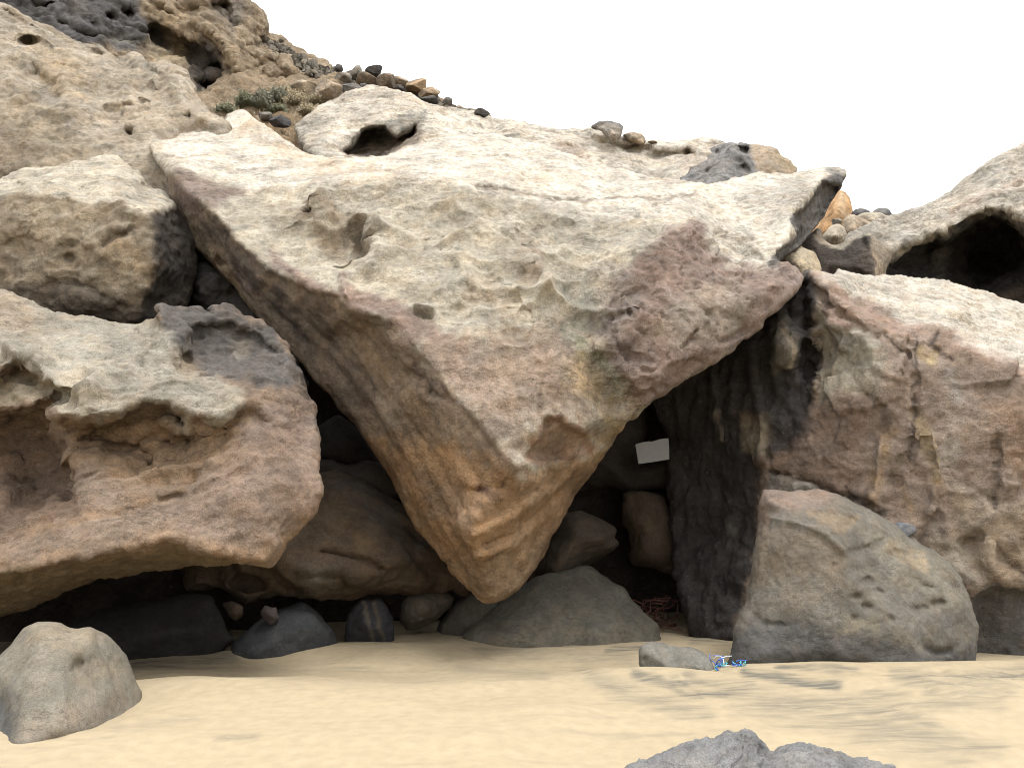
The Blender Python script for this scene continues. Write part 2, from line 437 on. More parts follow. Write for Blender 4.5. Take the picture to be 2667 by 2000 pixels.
    for dn in dents:                           # hollows pressed in along the surface normal: pixel of the centre, radius m, depth m, squash
        du, dv, r_, dep = dn[:4]
        near = np.where((np.abs(uv[0] - du) < 8) & (np.abs(uv[1] - dv) < 8))[0]
        if not len(near): continue
        c0 = co[near[np.argmin(co[near, 1])]]; q = co - c0; dd = np.linalg.norm(q, axis=1); m_ = np.where(dd < r_ * 1.8)[0]
        nn_ = no[m_][dd[m_] < r_].mean(0); nn_ /= np.linalg.norm(nn_)
        if len(dn) > 4:
            qq = q[m_]; qq = qq - np.outer(qq @ nn_, nn_); ax = np.array([math.cos(dn[5]), 0, math.sin(dn[5])]); al = qq @ ax
            dd_ = np.sqrt(np.maximum((dd[m_] ** 2 - al ** 2), 0) + (al / dn[4]) ** 2)
        else: dd_ = dd[m_]
        wob = 1 + .22 * fbm(co[m_] / (r_ * .8) + 3, seed + 77, 3)
        co[m_] -= np.outer(dep * np.clip(1 - (dd_ / (r_ * wob)) ** 2, 0, 1) ** (1.0 if dep / r_ < .6 else .75), nn_).astype(np.float32)
    if len(dents):
        me.vertices.foreach_set('co', co.astype(np.float32).ravel()); me.update(); co, no = vget(me)
    if disp: co2 = displace(co, no, uv, disp, seed).astype(np.float32); me.vertices.foreach_set('co', co2.ravel()); me.update()
    gp = step or max(g, 4)
    pu, pv = np.arange(u0 - 20, u0 + nu * g + 20, gp), np.arange(v0 - 20, v0 + nv * g + 20, gp)
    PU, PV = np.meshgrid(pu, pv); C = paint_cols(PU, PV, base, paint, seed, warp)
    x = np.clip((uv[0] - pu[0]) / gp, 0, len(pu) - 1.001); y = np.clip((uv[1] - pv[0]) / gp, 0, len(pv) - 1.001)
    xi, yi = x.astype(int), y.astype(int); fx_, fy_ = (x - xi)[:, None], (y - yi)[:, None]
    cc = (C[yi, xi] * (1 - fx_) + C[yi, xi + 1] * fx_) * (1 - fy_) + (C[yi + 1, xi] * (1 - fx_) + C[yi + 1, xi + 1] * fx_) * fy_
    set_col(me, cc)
    me.materials.clear(); me.materials.append(mat or M_ROCK)
    me.polygons.foreach_set('use_smooth', [True] * len(me.polygons))
    recentre(o)
    tag(o, label, cat, group, kind)
    return o

def stone(name, label, cat, u, v, y, w, h, seed, col, group=None, mat=None, depth=1.0, planes=11, rough=.05, sub=4, tilt=None):
    """a broken block: a ball cut by random planes, then weathered"""
    rnd = random.Random(seed); rs = np.random.RandomState(seed)
    bm = bmesh.new(); bmesh.ops.create_icosphere(bm, subdivisions=sub, radius=1)
    co = np.array([q.co[:] for q in bm.verts], np.float32)
    for _ in range(planes):
        nrm = rs.normal(size=3); nrm /= np.linalg.norm(nrm); d = rs.uniform(.45, .8)
        over = co @ nrm - d; co = co - np.outer(np.maximum(over, 0) * .97, nrm)
    co = co / (co.max(0) - co.min(0)) * 2; co -= (co.max(0) + co.min(0)) / 2
    s = y / F / CP
    co = co * np.array([w * s / 2, w * s * depth / 2, h * s / 2], np.float32)
    me = bpy.data.meshes.new(name)
    for q, c in zip(bm.verts, co): q.co = c
    bm.normal_update(); no = np.array([q.normal[:] for q in bm.verts], np.float32)
    size = max(w, h) * s
    co = co + no * (rough * size * fbm(co / (size * .35) + seed * 3.3, seed, 4))[:, None].astype(np.float32)
    for q, c in zip(bm.verts, co): q.co = c
    bm.to_mesh(me); bm.free()
    cc = np.ones((len(co), 3)) * np.array(col) * (1 + .35 * fbm(co / (size * .5) + 40, seed + 1, 3))[:, None]
    set_col(me, np.clip(cc, .01, .8))
    me.polygons.foreach_set('use_smooth', [True] * len(me.polygons))
    me.materials.append(mat or M_FAR)
    o = bpy.data.objects.new(name, me); COL.objects.link(o)
    x_, y_, z_ = at(u, v, y); o.location = (x_, y_, z_)
    return tag(o, label, cat, group)
# ------------------------------------------------------------------ sand
def sand_z(x, y):
    p = np.stack([x / 2.6, y / 1.7, np.zeros_like(x)], -1).reshape(-1, 3)
    z = .11 * fbm(p, 5, 3).reshape(x.shape) * smooth01((y - 1.5) / 2)
    z = z - .25 * smooth01((y - 6.6) / 4.0)
    z = z - .35 * smooth01((y - 11) / 3) * smooth01((3 - x) / 2) * 0
    # low drift running from the flat stone to the right-hand boulder
    u, v = proj(np.stack([x.ravel(), np.maximum(y.ravel(), .8), z.ravel()], 1)); u = u.reshape(x.shape); v = v.reshape(x.shape)
    return z

def sand_drift(x, y):
    pts = [(1.05, 8.45), (1.9, 8.15), (2.6, 7.75), (3.3, 7.6), (4.6, 7.9)]
    d = line_dist(x, y, pts)
    z = .085 * np.exp(-(d / .42) ** 2)
    pts = [(2.7, 8.9), (3.8, 9.1), (5.2, 9.2), (6.5, 9.6)]
    z += .10 * np.exp(-(line_dist(x, y, pts) / .5) ** 2)
    z += .02 * np.exp(-(line_dist(x, y, [(-5.2, 6.1), (-4.0, 6.2), (-3.0, 7.0)]) / .7) ** 2)
    return z

def sand_height(x, y):
    return sand_z(x, y) + sand_drift(x, y)

xs = np.concatenate([[-300, -120, -60, -35, -22, -15, -11.5], np.arange(-9.5, 9.5, .042), [11.5, 15, 22, 35, 60, 120, 300]])
ys = np.concatenate([[-300, -100, -40, -15, -5, -1, .5, 1.6], np.arange(2.4, 13.2, .042), [14, 15, 17, 20]])
X, Yg = np.meshgrid(xs, ys); Z = sand_height(X, Yg)
# wind ripples and scuffs
rp = np.stack([X / .9, Yg / .30, np.zeros_like(X)], -1).reshape(-1, 3)
Z += (.008 * fbm(rp, 21, 4)).reshape(X.shape) * smooth01((Yg - 2) / 1)
ft = fbm(np.stack([X / .24, Yg / .19, np.zeros_like(X)], -1).reshape(-1, 3), 77, 3).reshape(X.shape)
Z += .055 * np.minimum(ft, .25) * smooth01((poly_sd(X, Yg, [(3.2, 6.9), (6.5, 6.7), (7.5, 8.9), (4.4, 8.7)]) + .4) / .8)
co = np.stack([X, Yg, Z], -1).reshape(-1, 3).astype(np.float32)
ny, nx = X.shape; ii = np.arange(ny * nx).reshape(ny, nx)
fa = np.stack([ii[:-1, :-1], ii[:-1, 1:], ii[1:, 1:], ii[1:, :-1]], -1).reshape(-1, 4)
me = bpy.data.meshes.new("sand"); me.vertices.add(len(co)); me.vertices.foreach_set('co', co.ravel())
me.loops.add(fa.size); me.loops.foreach_set('vertex_index', fa.ravel().astype(np.int32))
me.polygons.add(len(fa)); me.polygons.foreach_set('loop_start', np.arange(0, fa.size, 4, dtype=np.int32)); me.update(calc_edges=True)
me.polygons.foreach_set('use_smooth', [True] * len(me.polygons))
# dark heavy-mineral streaks lying on the sand
SAND = np.array((.40, .33, .218)); SDARK = np.array((.15, .14, .115))
wx = X + .25 * n2(X, Yg, 1.1, 61); wy = Yg + .10 * n2(X, Yg, .8, 62)
st = fbm(np.stack([(X + .9 * Yg) / 1.5, (Yg - .16 * X) / .20, np.zeros_like(X)], -1).reshape(-1, 3), 41, 5).reshape(X.shape)
zone = smooth01((fbm(np.stack([X / 2.2, Yg / 1.1, np.zeros_like(X)], -1).reshape(-1, 3), 43, 3).reshape(X.shape) + .05) / .45)
k = .26 * smooth01((st - .08) / .5) * zone
def streak(pts, wd, amt):
    global k
    uu, vv = pts_uv
    d = line_dist(uu + 26 * n2(X, Yg, .5, 66), vv + 11 * n2(X, Yg, .4, 67), pts)
    k = np.maximum(k, amt * smooth01((wd - d) / wd + .5 * st) * np.clip(1.2 + .7 * st, .3, 1.5))
pu_, pv_ = proj(np.stack([X.ravel(), np.maximum(Yg.ravel(), 1.0), Z.ravel()], 1)); pts_uv = (pu_.reshape(X.shape), pv_.reshape(X.shape))
for pts, wd, amt in [([(1655, 1748), (1730, 1775), (1790, 1800)], 26, .55), ([(1690, 1760), (1770, 1798), (1830, 1815)], 22, .5),
                     ([(1755, 1765), (1830, 1800), (1900, 1812)], 14, .6), ([(1790, 1762), (1880, 1788), (1960, 1790)], 26, .45),
                     ([(1940, 1750), (2020, 1764), (2100, 1782), (2180, 1790)], 20, .68), ([(2030, 1735), (2120, 1748), (2230, 1745)], 14, .5),
                     ([(1580, 1692), (1690, 1682)], 12, .6), ([(1790, 1666), (1900, 1672)], 12, .5), ([(2100, 1736), (2210, 1740)], 12, .5), ([(1250, 1690), (1500, 1700), (1640, 1720)], 30, .22),
                     ([(1900, 1805), (2100, 1830), (2300, 1850), (2420, 1880)], 44, .42), ([(2150, 1860), (2350, 1915), (2600, 1960)], 50, .36), ([(1950, 1830), (2200, 1890), (2500, 1990)], 60, .26),
                     ([(2330, 1758), (2500, 1770), (2667, 1755)], 34, .42), ([(2250, 1825), (2420, 1840), (2600, 1830)], 40, .3), ([(2420, 1800), (2640, 1800)], 30, .3),
                     ([(330, 1738), (450, 1728), (600, 1712)], 26, .55), ([(1200, 1740), (1420, 1762)], 30, .22), ([(1530, 1760), (1680, 1820), (1850, 1860)], 40, .32), ([(560, 1925), (660, 1918)], 14, .3), ([(300, 1900), (500, 1880)], 18, .15)]:
    streak(pts, wd, amt)
grain = fbm(np.stack([X / .17, Yg / .075, np.zeros_like(X)], -1).reshape(-1, 3), 91, 3).reshape(X.shape)
k = np.maximum(k, .30 * smooth01((grain - .42) / .25) * smooth01((n2(X, Yg, 1.3, 95) + .1) / .5))
cc = SAND + 0 * k[..., None]
set_col(me, cc.reshape(-1, 3))
ka = me.attributes.new('Streak', 'FLOAT', 'POINT'); ka.data.foreach_set('value', k.astype(np.float32).ravel())
m = bpy.data.materials.new("beach_sand"); m.use_nodes = True; t = m.node_tree; b = t.nodes['Principled BSDF']
b.inputs['Roughness'].default_value = .95; b.inputs['Specular IOR Level'].default_value = .15
a_ = N(t, "ShaderNodeAttribute", attribute_name="Col"); tc = N(t, "ShaderNodeTexCoord")
nz = N(t, "ShaderNodeTexNoise"); nz.inputs['Scale'].default_value = 220; nz.inputs['Detail'].default_value = 3
nb = N(t, "ShaderNodeTexNoise"); nb.inputs['Scale'].default_value = 9; nb.inputs['Detail'].default_value = 8
for q in (nz, nb): t.links.new(tc.outputs['Object'], q.inputs['Vector'])
r1 = N(t, "ShaderNodeMapRange"); r1.inputs[1].default_value, r1.inputs[2].default_value, r1.inputs[3].default_value, r1.inputs[4].default_value = .25, .75, .84, 1.16
r2 = N(t, "ShaderNodeMapRange"); r2.inputs[1].default_value, r2.inputs[2].default_value, r2.inputs[3].default_value, r2.inputs[4].default_value = .3, .7, .92, 1.08
t.links.new(nz.outputs['Fac'], r1.inputs[0]); t.links.new(nb.outputs['Fac'], r2.inputs[0])
m1 = N(t, "ShaderNodeMixRGB", blend_type='MULTIPLY'); m1.inputs[0].default_value = 1; m2 = N(t, "ShaderNodeMixRGB", blend_type='MULTIPLY'); m2.inputs[0].default_value = 1
t.links.new(a_.outputs['Color'], m1.inputs[1]); t.links.new(r1.outputs[0], m1.inputs[2]); t.links.new(m1.outputs[0], m2.inputs[1]); t.links.new(r2.outputs[0], m2.inputs[2])
sa = N(t, "ShaderNodeAttribute", attribute_name="Streak"); mpn = N(t, "ShaderNodeMapping"); mpn.inputs['Scale'].default_value = (2.2, 11, 1); mpn.inputs['Rotation'].default_value = (0, 0, -.12)
ns = N(t, "ShaderNodeTexNoise"); ns.inputs['Scale'].default_value = 1.0; ns.inputs['Detail'].default_value = 9; ns.inputs['Roughness'].default_value = .62; ns.inputs['Distortion'].default_value = .6
t.links.new(tc.outputs['Object'], mpn.inputs[0]); t.links.new(mpn.outputs[0], ns.inputs['Vector'])
rs_ = N(t, "ShaderNodeMapRange"); rs_.inputs[1].default_value, rs_.inputs[2].default_value, rs_.inputs[3].default_value, rs_.inputs[4].default_value = .34, .64, .35, 1.55; t.links.new(ns.outputs['Fac'], rs_.inputs[0])
mk = N(t, "ShaderNodeMath", operation='MULTIPLY', use_clamp=True); t.links.new(sa.outputs['Fac'], mk.inputs[0]); t.links.new(rs_.outputs[0], mk.inputs[1])
md_ = N(t, "ShaderNodeMixRGB"); md_.inputs[2].default_value = (*(SDARK * ALB), 1); t.links.new(mk.outputs[0], md_.inputs[0]); t.links.new(m2.outputs[0], md_.inputs[1])
t.links.new(md_.outputs[0], b.inputs['Base Color'])
ad = N(t, "ShaderNodeMath", operation='MULTIPLY_ADD'); ad.inputs[1].default_value = .25
t.links.new(nz.outputs['Fac'], ad.inputs[0]); t.links.new(nb.outputs['Fac'], ad.inputs[2])
bp = N(t, "ShaderNodeBump"); bp.inputs['Strength'].default_value = .35; bp.inputs['Distance'].default_value = .03
t.links.new(ad.outputs[0], bp.inputs['Height']); t.links.new(bp.outputs[0], b.inputs['Normal'])
me.materials.append(m)
sand = bpy.data.objects.new("sand", me); COL.objects.link(sand); tag(sand, "fine pale golden beach sand with dark windblown streaks", None, None, 'structure')

# ------------------------------------------------------------------ hill behind
gx, gy = np.meshgrid(np.arange(-45, 46, 1.5), np.arange(14.6, 60, 1.2))
gz = -.4 + np.clip(gy - 15, 0, 25) * .12 + np.clip(-gx - 4, 0, 30) * .08 * smooth01((gy - 15) / 6) + .3 * n2(gx, gy, 4, 12)
co = np.stack([gx, gy, gz], -1).reshape(-1, 3); ny, nx = gx.shape; ii = np.arange(ny * nx).reshape(ny, nx)
fa = np.stack([ii[:-1, :-1], ii[:-1, 1:], ii[1:, 1:], ii[1:, :-1]], -1).reshape(-1, 4)
M_SOIL = rock_mat("dry_hill_soil", bump=.8, speck=.35, var=.45, scale=.8)
hb = mesh_obj("terrain", co, fa.tolist(), M_SOIL); set_col(hb.data, np.ones((len(co), 3)) * np.array((.2, .15, .1)))
tag(hb, None, None, None, 'structure')
relief("hillside", "stony dry hillside sloping down behind the boulders", None,
       [(440, 330, 19), (520, 250, 21.5), (600, 190, 23), (690, 92, 26), (760, 128, 25.5), (802, 158, 25), (850, 176, 24.5), (905, 196, 24), (1000, 214, 23.5), (1100, 240, 23), (1170, 268, 22.5),
        (1250, 300, 22), (1330, 345, 21), (1380, 520, 18), (1100, 640, 16.5), (640, 640, 16), (450, 480, 17)],
       pts=[(700, 300, 20.3), (640, 260, 21.3), (820, 240, 21.8), (950, 240, 22.4), (560, 300, 20.2), (700, 370, 18.6)],
       g=5, sig=2, T=4, R=.3, jit=7, voxel=.10, base=(.30, .235, .16), paint=[('poly', [(620, 300), (760, 290), (800, 380), (650, 380)], (.36, .25, .15), .7, 30)],
       disp=[('fbm', 1.2, .25), ('facet', .45, .14), ('ridge', .5, .1)], mat=M_SOIL, seed=3, kind='structure')
# ------------------------------------------------------------------ the big wedge
relief("boulder", "huge wedge shaped boulder balanced on its pointed tip in the middle of the beach", "boulder",
 [(388, 378, 13.6), (405, 365, 13.9), (445, 370, 14.5), (490, 338, 15.2), (540, 310, 16), (582, 322, 16.3), (596, 300, 16.5), (625, 285, 16.6), (680, 320, 15.9), (740, 362, 15.2), (800, 395, 14.7),
  (860, 411, 14.5), (960, 412, 14.5), (1030, 400, 14.8), (1090, 377, 15.4), (1130, 362, 15.8), (1200, 350, 16.3), (1305, 350, 16.2), (1425, 381, 15.6), (1537, 424, 15), (1685, 457, 14.5),
  (1850, 484, 14), (1920, 462, 14.2), (1985, 452, 14.4), (2040, 455, 14.5), (2100, 448, 14.6), (2165, 437, 14.5), (2203, 440, 14.3), (2206, 456, 14.2), (2197, 475, 14.1), (2180, 510, 14), (2153, 550, 13.8),
  (2131, 586, 13.6), (2113, 607, 13.4), (2081, 647, 13), (2045, 672, 12.7), (2034, 687, 12.4),
  (2063, 694, 11.3), (2081, 712, 11), (2090, 723, 10.8), (2086, 745, 10.7), (2070, 766, 10.6), (2052, 781, 10.5), (2023, 813, 10.45), (1987, 835, 10.4), (1988, 850, 10.4), (1973, 863, 10.4), (1952, 881, 10.35),
  (1928, 893, 10.3), (1919, 911, 10.3), (1892, 930, 10.3), (1862, 948, 10.25), (1819, 975, 10.25), (1789, 993, 10.25), (1759, 1009, 10.25), (1738, 1024, 10.25), (1708, 1035, 10.25), (1681, 1062, 10.25), (1660, 1083, 10.25),
  (1633, 1101, 10.3), (1624, 1116, 10.4), (1608, 1127, 10.6), (1590, 1156, 10.8), (1560, 1204, 11), (1500, 1288, 11), (1475, 1334, 10.9), (1453, 1374, 10.8), (1431, 1400, 10.7), (1421, 1436, 10.6), (1395, 1486, 10.4),
  (1363, 1530, 10.2), (1327, 1559, 10.1), (1283, 1575, 10), (1254, 1566, 10), (1222, 1533, 10.05), (1200, 1512, 10.1), (1140, 1431, 10.35), (1087, 1378, 10.45), (1067, 1337, 10.5), (1038, 1284, 10.6), (1026, 1252, 10.65), (993, 1199, 10.75),
  (931, 1105, 10.95), (884, 1067, 11.05), (863, 1037, 11.1), (821, 991, 11.2), (793, 954, 11.3), (751, 903, 11.45), (692, 840, 11.7), (650, 806, 11.8), (591, 734, 12.1), (536, 671, 12.3), (506, 637, 12.5), (468, 553, 12.8), (447, 510, 12.9),
  (435, 460, 13), (405, 418, 13.3)],
 ridges=[
  [(456, 450, 12.3), (475, 490, 12.1), (527, 521, 11.6), (575, 575, 11.35), (619, 626, 11.1), (660, 665, 10.9), (695, 698, 10.75), (725, 712, 10.65), (780, 740, 10.4), (822, 761, 10.3), (877, 763, 10.15), (898, 765, 10.1),
   (923, 808, 9.95), (991, 820, 9.8), (1036, 848, 9.68), (1070, 911, 9.6), (1138, 974, 9.5), (1180, 1029, 9.42), (1222, 1067, 9.35), (1264, 1113, 9.3), (1319, 1189, 9.22), (1348, 1213, 9.2)],
  [(1352, 1232, 9.42), (1264, 1316, 9.32), (1222, 1379, 9.36), (1242, 1448, 9.52), (1262, 1510, 9.75)],
  [(470, 447, 12.4), (560, 470, 12.5), (645, 484, 12.35), (737, 489, 12.2), (851, 466, 12.3), (1012, 460, 12.0), (1060, 466, 11.9), (1200, 474, 11.95), (1276, 492, 11.9), (1360, 522, 11.8), (1390, 537, 11.75), (1450, 545, 11.7), (1550, 550, 11.7), (1727, 580, 11.6)],
  [(1360, 506, 12.25), (1436, 521, 12.2), (1554, 524, 12.25), (1672, 516, 12.5), (1753, 513, 12.8), (1808, 491, 13.2)],
  [(1600, 690, 10.5), (1655, 660, 10.45), (1700, 625, 10.5), (1745, 590, 10.65), (1808, 583, 10.8), (1840, 605, 10.85), (1855, 640, 10.85), (1893, 688, 10.8), (1960, 692, 10.9), (2055, 700, 11.1)],
  [(1700, 610, 11.5), (1745, 578, 11.6), (1808, 570, 12.2), (1860, 615, 12.3), (1905, 680, 12.1), (2000, 684, 12.2)],
  [(2135, 468, 13.4), (2110, 502, 13.0), (2084, 520, 12.8), (2066, 550, 12.6), (2054, 569, 12.55), (2068, 589, 12.4), (2052, 615, 12.3), (2048, 633, 12.2), (2019, 660, 12.05), (1998, 680, 12.0)]],
 pts=[(600, 700, 11.65), (550, 620, 12.05), (750, 830, 11.2), (900, 950, 10.75), (820, 880, 11.0), (1000, 1080, 10.4), (1100, 1230, 10.05), (1150, 1350, 9.95), (1180, 1180, 9.75), (1060, 980, 10.15), (950, 870, 10.4),
  (560, 500, 12.0), (900, 560, 11.35), (1000, 650, 10.75), (1100, 750, 10.15), (1250, 600, 10.95), (1300, 750, 10.1), (1300, 900, 9.62), (1300, 1050, 9.36), (1450, 700, 10.4), (1500, 600, 11.2), (1550, 650, 10.95), (1200, 900, 9.62),
  (1510, 800, 10.25), (1500, 920, 9.85), (1560, 1000, 9.95), (1590, 1085, 10.05), (1420, 1000, 9.5), (1430, 1100, 9.42), (1520, 1110, 9.85), (1640, 700, 10.3), (1620, 800, 9.98), (1700, 680, 10.35), (1810, 640, 10.75), (1880, 720, 10.55), (1750, 800, 9.95), (1900, 790, 10.12), (2020, 740, 10.5),
  (1800, 920, 10.0), (1690, 980, 9.9), (1620, 900, 9.9), (1700, 560, 12.2), (1900, 600, 12.5), (1850, 540, 12.9), (1960, 640, 12.2), (1990, 560, 12.8), (2030, 500, 13.5), (1554, 500, 12.9), (1672, 495, 13.2), (1500, 455, 13.7), (1700, 475, 13.8), (1300, 410, 14), (1100, 425, 13.4), (900, 445, 13.1),
  (800, 445, 13.1), (700, 420, 13.6), (620, 380, 14.3), (540, 370, 14.4), (520, 420, 13.2), (600, 450, 12.9), (440, 420, 13.2), (1400, 1280, 9.85), (1340, 1400, 9.85), (1300, 1480, 9.85), (1450, 1250, 10.2), (1500, 1210, 10.2), (1560, 1150, 10.5), (1420, 1180, 9.75)],
 g=4, sig=1.3, T=4.5, R=.14, Dr=12, jit=5, rj=3.5, seed=11, voxel=.034, lap=1,
 dents=[(822, 615, .74, .30, 1.25, 0), (880, 590, .40, .14), (803, 533, .155, .26), (806, 548, .2, .08), (921, 572, .23, .30), (930, 600, .3, .14), (1108, 800, .09, .2, 1.8, -.45),
        (1352, 596, .22, .12), (1400, 628, .2, .07), (1250, 650, .5, .11, 1.5, 0), (1384, 700, .3, .10, .7, 0), (1245, 765, .38, .14, 1.6, 0), (1320, 815, .3, .13, 1.3, 0), (1342, 858, .2, .1), (1150, 690, .5, .09), (1480, 665, .4, .10, 1.8, 0), (1570, 605, .55, .13, 2, 0),
        (1010, 600, .42, .08), (1090, 555, .45, .08), (1175, 560, .35, .07), (1440, 585, .4, .10, 1.6, 0), (1230, 1000, .32, .05), (1350, 950, .34, .06), (1120, 620, .3, .08), (960, 700, .35, .07), (1530, 850, .35, .07, .6, 0), (1640, 760, .3, .05), (1470, 1010, .3, .05), (1330, 690, .25, .07), (1180, 820, .4, .06)],
 ops=[('line', [(1020, 855), (1062, 922), (1130, 988), (1172, 1043), (1214, 1081), (1256, 1127), (1300, 1190)], 12, .07), ('line', [(520, 535), (610, 638), (690, 712), (775, 756), (872, 782)], 10, .07),
      ('line', [(885, 702), (897, 730), (900, 765)], 9, -.17), ('line', [(717, 652), (735, 680), (790, 725)], 12, -.12), ('line', [(1190, 655), (1215, 690), (1235, 730)], 10, -.12),
      ('line', [(1276, 489), (1360, 506), (1436, 521), (1554, 524), (1672, 516), (1753, 513), (1799, 500), (1808, 491)], 5, .26), ('line', [(1240, 487), (1276, 491)], 5, .25), ('line', [(425, 407), (470, 415), (520, 408)], 4, .15),
      ('carve', [(1412, 1090), (1425, 1080), (1460, 1085), (1490, 1110), (1530, 1130), (1540, 1150), (1530, 1175), (1500, 1190), (1440, 1205), (1380, 1200), (1350, 1210), (1380, 1160), (1405, 1140)], .20, 9),
      ('carve', [(1090, 965), (1115, 985), (1165, 1040), (1155, 1048), (1110, 1030)], .22, 12), ('pit', (580, 690), 30, 9, .9, .25),
      ('line', [(1420, 900), (1415, 980), (1405, 1070)], 8, .06), ('line', [(1030, 838), (1080, 925), (1120, 960)], 10, .08), ('line', [(1480, 880), (1600, 1060)], 45, .10),
      ('line', [(1880, 890), (1950, 860), (1970, 850)], 6, .1), ('line', [(1580, 830), (1660, 805), (1650, 812)], 7, .12), ('line', [(1590, 880), (1640, 930), (1700, 940)], 8, .08),
      ('line', [(1230, 1395), (1330, 1345), (1460, 1260), (1560, 1180)], 10, -.12), ('line', [(1240, 1450), (1340, 1420), (1440, 1330), (1540, 1210)], 9, -.09), ('line', [(1250, 1420), (1340, 1385), (1450, 1290)], 9, .10),
      ('line', [(560, 640), (700, 790), (900, 980), (1060, 1200), (1200, 1420)], 12, .06), ('line', [(1000, 1000), (1110, 1150), (1220, 1330)], 10, .055), ('line', [(900, 900), (1030, 1080), (1150, 1290), (1230, 1440)], 9, .05), ('line', [(700, 750), (850, 880), (980, 1020)], 9, .07),
      ('line', [(1290, 1275), (1310, 1265), (1315, 1250)], 6, .08), ('pit', (1250, 1280), 26, 14, .4, .12), ('carve', [(590, 700), (640, 740), (700, 800), (660, 790), (600, 730)], .15, 16),
      ('carve', [(2140, 470), (2112, 520), (2082, 545), (2066, 560), (2060, 575), (2075, 600), (2060, 640), (2040, 680), (2110, 615), (2180, 510), (2190, 480)], .35, 10)],
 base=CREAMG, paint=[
  ('poly', [(380, 300), (640, 240), (1300, 320), (2300, 380), (2250, 520), (2040, 700), (1900, 690), (1810, 580), (1500, 560), (1200, 482), (850, 475), (640, 490), (470, 445)], CREAM, 1, 30),
  ('line', [(640, 330), (760, 400), (900, 450), (1050, 460)], (.46, .35, .23), .55, 40, 26), ('line', [(1300, 455), (1420, 470)], (.45, .35, .25), .5, 30, 20), ('poly', [(1650, 440), (1800, 440), (1850, 480), (1700, 480)], (.42, .32, .23), .4, 30),
  ('poly', [(2020, 470), (2110, 460), (2100, 520), (2030, 560), (1960, 520)], (.36, .34, .30), .7, 40), ('poly', [(2150, 440), (2205, 435), (2205, 470), (2150, 480)], (.25, .24, .22), .8, 20),
  ('poly', [(2145, 462), (2112, 512), (2070, 552), (2054, 572), (2070, 594), (2050, 636), (1990, 690), (2050, 690), (2220, 490), (2210, 462)], (.085, .08, .08), .92, 8),
  # left face: shaded side painted darker, with black lichen stains
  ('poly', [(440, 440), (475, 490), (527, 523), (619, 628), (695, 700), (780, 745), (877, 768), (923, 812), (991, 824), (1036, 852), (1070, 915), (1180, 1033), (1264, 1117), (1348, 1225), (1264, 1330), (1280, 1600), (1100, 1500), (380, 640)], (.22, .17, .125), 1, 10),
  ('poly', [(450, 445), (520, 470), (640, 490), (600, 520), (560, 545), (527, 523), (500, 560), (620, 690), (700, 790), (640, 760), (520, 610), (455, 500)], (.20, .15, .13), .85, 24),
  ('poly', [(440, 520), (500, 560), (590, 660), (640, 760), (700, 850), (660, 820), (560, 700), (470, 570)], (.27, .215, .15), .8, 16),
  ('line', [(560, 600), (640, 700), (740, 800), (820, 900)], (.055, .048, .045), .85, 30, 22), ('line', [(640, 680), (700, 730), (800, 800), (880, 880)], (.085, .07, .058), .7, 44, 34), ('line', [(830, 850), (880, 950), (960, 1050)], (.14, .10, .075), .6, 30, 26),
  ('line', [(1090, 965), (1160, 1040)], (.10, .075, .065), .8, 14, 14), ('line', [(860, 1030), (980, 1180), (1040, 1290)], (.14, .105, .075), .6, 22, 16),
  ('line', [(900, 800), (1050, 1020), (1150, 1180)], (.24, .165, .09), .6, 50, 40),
  # ochre foot
  ('poly', [(960, 1130), (1130, 1150), (1260, 1180), (1350, 1240), (1600, 1140), (1640, 1100), (1640, 1300), (1300, 1620), (1200, 1560), (960, 1180)], OCHRE, .9, 60),
  ('poly', [(1060, 1200), (1180, 1270), (1270, 1310), (1222, 1390), (1130, 1330)], (.32, .225, .15), .7, 50), ('poly', [(1200, 1480), (1430, 1430), (1330, 1600), (1200, 1560)], (.23, .165, .105), .7, 50),
  ('line', [(1250, 1270), (1280, 1290)], (.14, .09, .075), .8, 12, 14), ('line', [(1420, 1430), (1500, 1300), (1600, 1140)], (.13, .08, .05), .6, 14, 10),
  # purple skin
  ('poly', [(702, 640), (740, 660), (830, 740), (880, 760), (890, 700), (905, 700), (905, 750), (1000, 770), (1080, 800), (1200, 890), (1260, 930), (1180, 930), (1100, 880), (1070, 910), (1030, 850), (990, 825), (920, 812), (880, 770), (780, 748), (700, 690)], PURP, .85, 30),
  ('poly', [(1040, 900), (1250, 870), (1450, 840), (1560, 850), (1620, 1080), (1400, 1090), (1350, 1215), (1264, 1117), (1180, 1033), (1070, 915)], (.27, .205, .16), .85, 110),
  ('poly', [(1080, 890), (1230, 890), (1280, 1000), (1300, 1130), (1180, 1030)], (.265, .21, .17), .6, 40),
  ('poly', [(1590, 730), (1655, 665), (1700, 625), (1745, 588), (1808, 575), (1840, 605), (1858, 640), (1895, 686), (2060, 688), (2110, 730), (1990, 860), (1660, 1080), (1600, 980), (1560, 860)], (.235, .175, .15), .93, 22),
  ('poly', [(1780, 760), (1900, 720), (1960, 800), (1900, 880), (1780, 900), (1700, 850)], (.37, .325, .265), .55, 60), ('poly', [(1560, 700), (1640, 690), (1680, 760), (1600, 900), (1540, 870)], (.24, .21, .185), .7, 40),
  ('line', [(1490, 720), (1515, 800), (1500, 880)], (.22, .22, .19), .75, 40, 36), ('line', [(1505, 870), (1560, 940), (1600, 1000)], (.235, .24, .17), .8, 40, 32), ('line', [(1510, 960), (1570, 1050), (1600, 1090)], YEL, .7, 50, 36),
  ('poly', [(1410, 1085), (1460, 1082), (1535, 1130), (1540, 1180), (1440, 1210), (1350, 1215)], (.25, .15, .095), .75, 16), ('line', [(1620, 1110), (1560, 1180)], (.36, .26, .13), .7, 14, 14),
  # grey and brown weather stains, plus shade painted into the hollows
